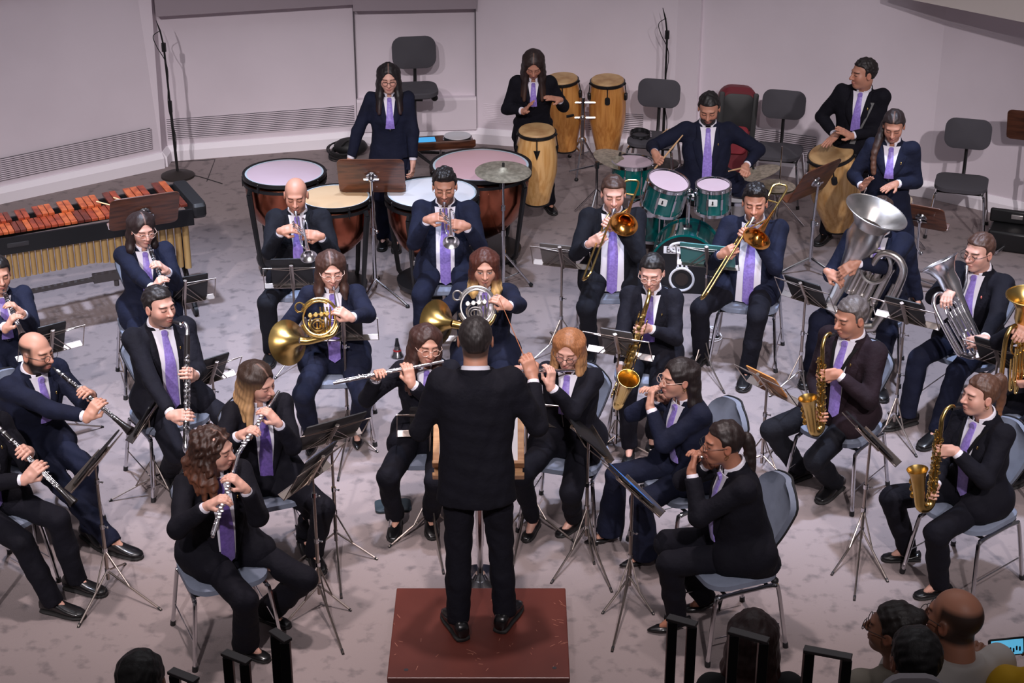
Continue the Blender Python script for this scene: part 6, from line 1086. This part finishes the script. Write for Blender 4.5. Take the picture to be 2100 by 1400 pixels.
wire_stand((1561, 965), (1563, 786), 128, 'wire music stand with orange-brown board, before the grey-haired saxophonist', tilt=38, content='off', cname='music_board', ccat='board', cl='orange-brown wooden board on the stand before the grey-haired saxophonist', cw=.26, ch=.22, cm=mat('ochre_board', (190, 126, 62), .5))
wire_stand((1638, 790), (1638, 600), 138, 'wire music stand left of the tuba', tilt=32, legs=[(1578, 812), (1665, 838), (1652, 770)], **tb('black tablet on the stand left of the tuba'), cw=.3, ch=.23)
wire_stand((1832, 880), (1846, 640), 146, 'wire music stand right of the head of the grey-haired saxophonist', tilt=34, legs=[(1880, 936), (1790, 905), (1822, 845)], **tb('black tablet on the stand right of the grey-haired saxophonist'), cw=.26, ch=.23)
wire_stand((2020, 940), (2018, 728), 142, 'wire music stand behind the ponytailed saxophonist', tilt=34, **tb('black tablet on the stand behind the ponytailed saxophonist'), cw=.30, ch=.24)
wire_stand((1764, 1120), (1776, 898), 106, 'wire music stand before the ponytailed saxophonist, lower right', tilt=42, legs=[(1705, 1178), (1821, 1192), (1752, 1230)], content='off', cname='music_folder', ccat='folder', cl='black folder on the stand at the lower right', cw=.34, ch=.24)
desk_stand((770, 602), (766, 364), 180, 'walnut desk stand with chrome tripod before the timpanist', legs=[(742, 626), (836, 628), (775, 570)], w=.53, h=.36)
desk_stand((322, 700), (306, 437), 204, 'walnut desk stand in front of the marimba', tilt=30)
desk_stand((1660, 558), (1668, 374), 226, 'walnut desk stand before the tilted conga at the right', legs=[(1600, 560), (1726, 575), (1660, 530)], tilt=28)
desk_stand((1872, 600), (1876, 448), 150, 'walnut desk stand half hidden behind the tuba bell', tilt=35, w=.40, h=.30)
desk_stand((2100, 470), (2098, 264), 158, 'walnut desk stand cut by the right edge of the view', tilt=28)
t, c, r, up, nv = desk_stand((905, 385), (905, 296), 10, 'walnut desk stand laid flat as a tray beside the timpanist', tilt=84, w=.62, h=.30)
q = c + nv * .045 + r * .14; t = thing('tablet', 'light blue tablet on the flat walnut tray beside the timpanist', 'tablet', q, 'tablets on the music stands'); mb = MB(); mb.plate(q, r, up, .20, .15, .01, .01); mb.build('case', M_fold, t); mb = MB(); mb.box(q + nv * .0056, (.185, .135, .001), (r, up, nv)); mb.build('screen', mat('sky_screen', (60, 150, 210), .3, emit=((80, 175, 235), .7)), t, smooth=False)
def tambourine(c, ax, rr, lab, headm=None):
    t = thing('tambourine', lab, 'tambourine', c, 'tambourines'); x, y, a = frame_from(ax); mb = MB(); mb.lathe(c, a, [(0, rr), (.045, rr), (.045, rr * .93), (0, rr * .93), (0, rr)], 32); mb.build('frame', M_blackp, t)
    mb = MB()
    for i in range(10):
        w = 2 * PI * i / 10; d = x * math.cos(w) + y * math.sin(w)
        for z in (.014, .03): mb.lathe(A(*c) + d * rr * 1.0 + a * z, a, [(-.002, .018), (.002, .018)], 10)
    mb.build('jingles', M_chrome, t)
    if headm: mb = MB(); mb.lathe(A(*c) + a * .046, a, [(-.004, rr * 1.01), (0, rr), (.001, 0)], 32); mb.build('drumhead', headm, t)
tambourine(c + nv * .035 - r * .16, Z, .125, 'white-headed tambourine lying on the flat walnut tray', HEADS['white'])
# the conductor's oak desk with an open score
g = at(985, 1192, 0); zd = height_over(g, 902); t = thing('conductor_desk', 'light oak score desk with two ledges in front of the conductor', 'desk', g); T_ = rad(52); f = A(0, -1, 0); r = A(1, 0, 0); up = Z * math.cos(T_) - f * math.sin(T_); nv = f * math.cos(T_) + Z * math.sin(T_); c = A(g[0] - .002, g[1], zd)
mb = MB(); mb.box(c, (.52, .34, .018), (r, up, nv)); mb.build('desk', M_oak, t, bevel=.004, smooth=False)
for i, (o_, h_) in enumerate(((-.165, .04), (-.215, -.015))): mb = MB(); mb.box(c + up * o_ + nv * h_, (.52, .022, .06), (r, up, nv)); mb.build('ledge', M_oak, t, bevel=.004, smooth=False)
mb = MB(); mb.box(c - up * .19 - nv * .01, (.5, .05, .016), (r, up, nv)); mb.build('support', M_oak, t, smooth=False)
mb = MB(); mb.rod(g + Z * .04, c - nv * .02, .018, n=12); mb.rod(g + Z * .25, g + Z * .55, .024, n=12); mb.build('pole', M_chrome, t); mb = MB(); mb.lathe(g, Z, [(0, .17), (.015, .17), (.03, .05), (.06, .03)], 28); mb.build('base', M_chrome, t)
for s_ in (-1, 1): o = thing('score_sheet', ('white score page on the left of the oak desk', 'white score page on the right of the oak desk')[s_ > 0], 'sheet music', c, 'pages of the open score'); mb = MB(); mb.plate(c + nv * .013 + r * s_ * .115 - up * .0, r, up, .215, .29, .004, .004); mb.build('page', M_paper, o)
# ================================================================ empty chairs and loose things along the wall
for px, py, psi, lab in GREY:
    g = at(px, py, .46); place_chair(CH_GREY, g[0], g[1], psi, lab)
ch = at(1339, 284, .46); tambourine(A(ch[0] - .12, ch[1] + .02, .474), nrm(A(.02, -.15, 1)), .095, 'black headless jingle ring on the grey chair right of the tall congas')
for i in (0, 1): p = A(ch[0] + .02 + .022 * i, ch[1] - .12, .482); stick(p, p + A(.13, .33, .004), ('left', 'right')[i] + ' drumstick of the pair lying on the grey chair')
g = at(1500, 362, 0); hb = height_over(g, 178); t = thing('backpack', 'tall black and dark red gig bag standing behind the drummer', 'bag', g); mb = MB(); c = A(g[0], g[1], hb * .5); tl = nrm(A(.06, .10, 1)); xx = perp(A(1, 0, 0), tl)
mb.plate(c, xx, tl, .36, hb, .2, .12); mb.build('shell', mat('dark_red_nylon', (104, 22, 34), .6), t); mb = MB(); nf = np.cross(xx, tl); nf = nf if nf[1] < 0 else -nf; mb.plate(c + nf * .095 + tl * .2, xx, tl, .30, hb * .42, .03, .08); mb.plate(c + nf * .1 - xx * .16, xx, tl, .05, hb * .9, .03, .02); mb.plate(c + nf * .1 + xx * .16, xx, tl, .05, hb * .9, .03, .02); mb.build('black_panels', M_blackp, t); mb = MB(); mb.plate(c + nf * .11 - tl * .05, xx, tl, .24, hb * .3, .05, .05); mb.build('front_pocket', mat('red_nylon', (128, 26, 40), .6), t)
# cables and bag behind the timpanist
g = at(705, 322, 0); t = thing('cable_coil', 'coil of black cable on the floor by the back wall', 'cable', g); mb = MB()
for i in range(7): mb.tube(circ(g + A(rng.uniform(-.03, .03), rng.uniform(-.03, .03), .015 + .014 * i), A(1, 0, 0), A(0, 1, .15), .13 + rng.uniform(-.03, .02), 22), .009, 6, closed=True)
mb.build('loops', M_blackp, t); g = at(720, 318, 0); t = thing('gig_bag', 'small black bag on the floor behind the timpanist', 'bag', g); mb = MB(); mb.ball(g + Z * .09, (.17, .13, .09), 16); mb.build('shell', M_blackp, t); mb = MB(); mb.tube(bez([g + A(-.08, -.1, .13), g + A(0, -.13, .2), g + A(.08, -.1, .13)], 5), .01); mb.build('handle', M_blackp, t)
# black case at the right wall
g = at(2076, 508, 0); t = thing('equipment_case', 'open black equipment case on the floor by the right wall', 'case', g); mb = MB(); ax = (nrm(A(.9, -.35, 0)), nrm(A(.35, .9, 0)), Z); mb.box(g + Z * .09, (.42, .26, .18), ax); mb.build('body', M_black, t, bevel=.02); mb = MB(); mb.box(g + Z * .24 + ax[1] * .12, (.46, .05, .12), ax); mb.build('lid', M_black, t, bevel=.015); mb = MB(); mb.box(g + Z * .25 + ax[1] * .09, (.10, .02, .04), ax); mb.build('sticker', M_silvw, t, bevel=.003)
p, q = at(2098, 478, .10), at(2040, 520, .02); t = thing('folded_stand', 'folded chrome stand lying before the black equipment case', 'stand', q); mb = MB(); mb.rod(p + (p - q) * .6, q, .014); mb.rod(p, q + (p - q) * .1 + A(.02, .03, 0), .008); mb.build('tubes', M_chrome, t)
# trumpet mute, cable loop and mat
g = at(815, 731, 0); t = thing('trumpet_mute', 'silver and black straight mute standing on the floor near the centre', 'mute', g); mb = MB(); mb.lathe(g, Z, [(0, .045), (.004, .052), (.012, .050), (.03, .036), (.09, .020)], 24); mb.build('cone', M_silver, t); mb = MB(); mb.lathe(g, Z, [(.09, .020), (.13, .012), (.15, .011), (.152, .006)], 16); mb.build('cork_end', M_blackp, t); mb = MB(); mb.lathe(g, Z, [(.05, .031), (.062, .029), (.062, .028)], 20); mb.build('red_band', mat('red_band', (170, 40, 40), .5), t)
g = at(1458, 690, 0); t = thing('cable_coil', 'loop of thin white cable on the floor beside the right trombonist', 'cable', g); mb = MB(); mb.tube(bez([g + A(-.08, .06, .05), g + A(0, .08, .04), g + A(.06, .02, .01), g + A(.05, -.06, .01), g + A(-.02, -.05, .02), g + A(-.05, .03, .06), g + A(.03, .06, .05), g + A(.08, -.03, .01), g + A(.03, -.10, .008), g + A(-.04, -.09, .008)], 6), .0045, 6); mb.build('loops', M_paper, t)
g = at(806, 1040, 0); t = thing('foot_plate', 'flat dark teal plate on the floor under the flautist left of the conductor', 'plate', g); mb = MB(); mb.plate(g + Z * .012, nrm(A(1, .12, 0)), nrm(A(-.12, 1, 0)), .23, .15, .022, .03); mb.build('plate', mat('dark_teal_plate', (36, 50, 58), .6), t)
# ================================================================ foreground rail frames
M_rail = mat('black_rail', (22, 20, 21), .35)
for i, (x0, x1, py, dep, lab) in enumerate(((553, 597, 1306, .10, 'black metal rail frame, taller of the pair at the lower left'), (455, 515, 1350, .10, 'black metal rail frame left of the taller one at the lower left'), (345, 408, 1388, .10, 'black metal rail frame just showing beside the dark head at the lower left'), (1369, 1428, 1276, .08, 'black metal rail frame before the shoe of the front right woman'), (1496, 1574, 1306, .12, 'black metal rail frame in front of the red-brown hair'), (1650, 1744, 1342, .10, 'black metal rail frame between the red-brown hair and the bun'))):
    Y = 5.15 - .12 * (i % 3); a, b_ = at_depth(x0, py, Y), at_depth(x1, py + 6, Y); w = b_[0] - a[0]; zt = a[2]; t = thing('rail_frame', lab, 'railing', (a[0], Y, .6), 'black rail frames in the foreground')
    for e, xx in ((0, a[0] + .018), (1, b_[0] - .018)): mb = MB(); mb.box((xx, Y + dep * (.5 - e) * .4, (zt + .6) / 2), (.034, .036, zt - .6)); mb.build('upright', M_rail, t, bevel=.002, smooth=False)
    d_ = A(w - .036, -dep * .4, 0); L_ = np.linalg.norm(d_); mb = MB(); mb.box(A((a[0] + b_[0]) / 2, Y, zt + .006), (L_ + .036, .036, .012), (nrm(d_), np.cross(Z, nrm(d_)), Z)); mb.build('top_bar', mat('rail_top', (70, 64, 64), .4), t, bevel=.002, smooth=False)
p = at_depth(1862, 1393, 4.35); t = thing('theatre_seat', 'pale grey seat back edge at the bottom before the nearest dark head', 'seat', (p[0], p[1], .6)); mb = MB(); mb.plate(A(p[0] + .02, p[1], p[2] - .25), A(1, 0, 0), A(0, .1, 1), .22, .5, .05, .07, bend=.03); mb.build('backrest', mat('pale_seat', (150, 144, 148), .7), t); mb = MB(); mb.box((p[0] + .02, p[1], .75), (.1, .06, .4)); mb.build('post', M_black, t)
# ================================================================ light
def spot(name, loc, to, power, col, angle=70, blend=.6, r=.12):
    l = bpy.data.lights.new(name, 'SPOT'); l.energy = power; l.color = col; l.spot_size = rad(angle); l.spot_blend = blend; l.shadow_soft_size = r; o = bpy.data.objects.new(name, l); C.objects.link(o); o.location = loc; o.rotation_euler = (Vector(to) - Vector(loc)).to_track_quat('-Z', 'Y').to_euler()
for x0, x1, e in ((-5.2, -3.9, 4900), (-1.8, -1.3, 3800), (1.8, 1.4, 3600), (5.2, 4.0, 3900)):
    spot('stage_light', (x0, -1.0, 9.4), (x1, 11.7, .5), e, (1, .92, .95), 31, 1., .16)
for x, y, e in ((-3.0, 11.7, 4500), (-.2, 11.5, 2900), (2.6, 11.2, 4200)):
    spot('stage_light', (x, y - .6, 9.6), (x, y, 0), e, (.66, .76, 1), 38, .9, .2)
for x, e in ((-2.4, 1450), (0, 1350), (2.4, 560)): spot('stage_light', (x, 9.5, 9.2), (x, 9.0, .0), e, (1, .86, .86), 36, .8, .2)
al = bpy.data.lights.new('overhead_fill', 'AREA'); al.shape = 'RECTANGLE'; al.size = 11; al.size_y = 8; al.energy = 190; al.color = (.95, .93, 1); ao = bpy.data.objects.new('overhead_fill', al); C.objects.link(ao); ao.location = (0, 12, 10.5)  # added soft fill overhead for highlights on the brass, not a visible lamp
w = bpy.data.worlds.new('hall'); w.use_nodes = True; w.node_tree.nodes['Background'].inputs[0].default_value = (.62, .56, .60, 1); w.node_tree.nodes['Background'].inputs[1].default_value = .13; sc.world = w
vs = sc.view_settings; sc.display_settings.display_device = 'sRGB'; vs.view_transform = 'Standard'; vs.look = 'None'; vs.gamma = 1; vs.use_curve_mapping = False; vs.exposure = 0.12
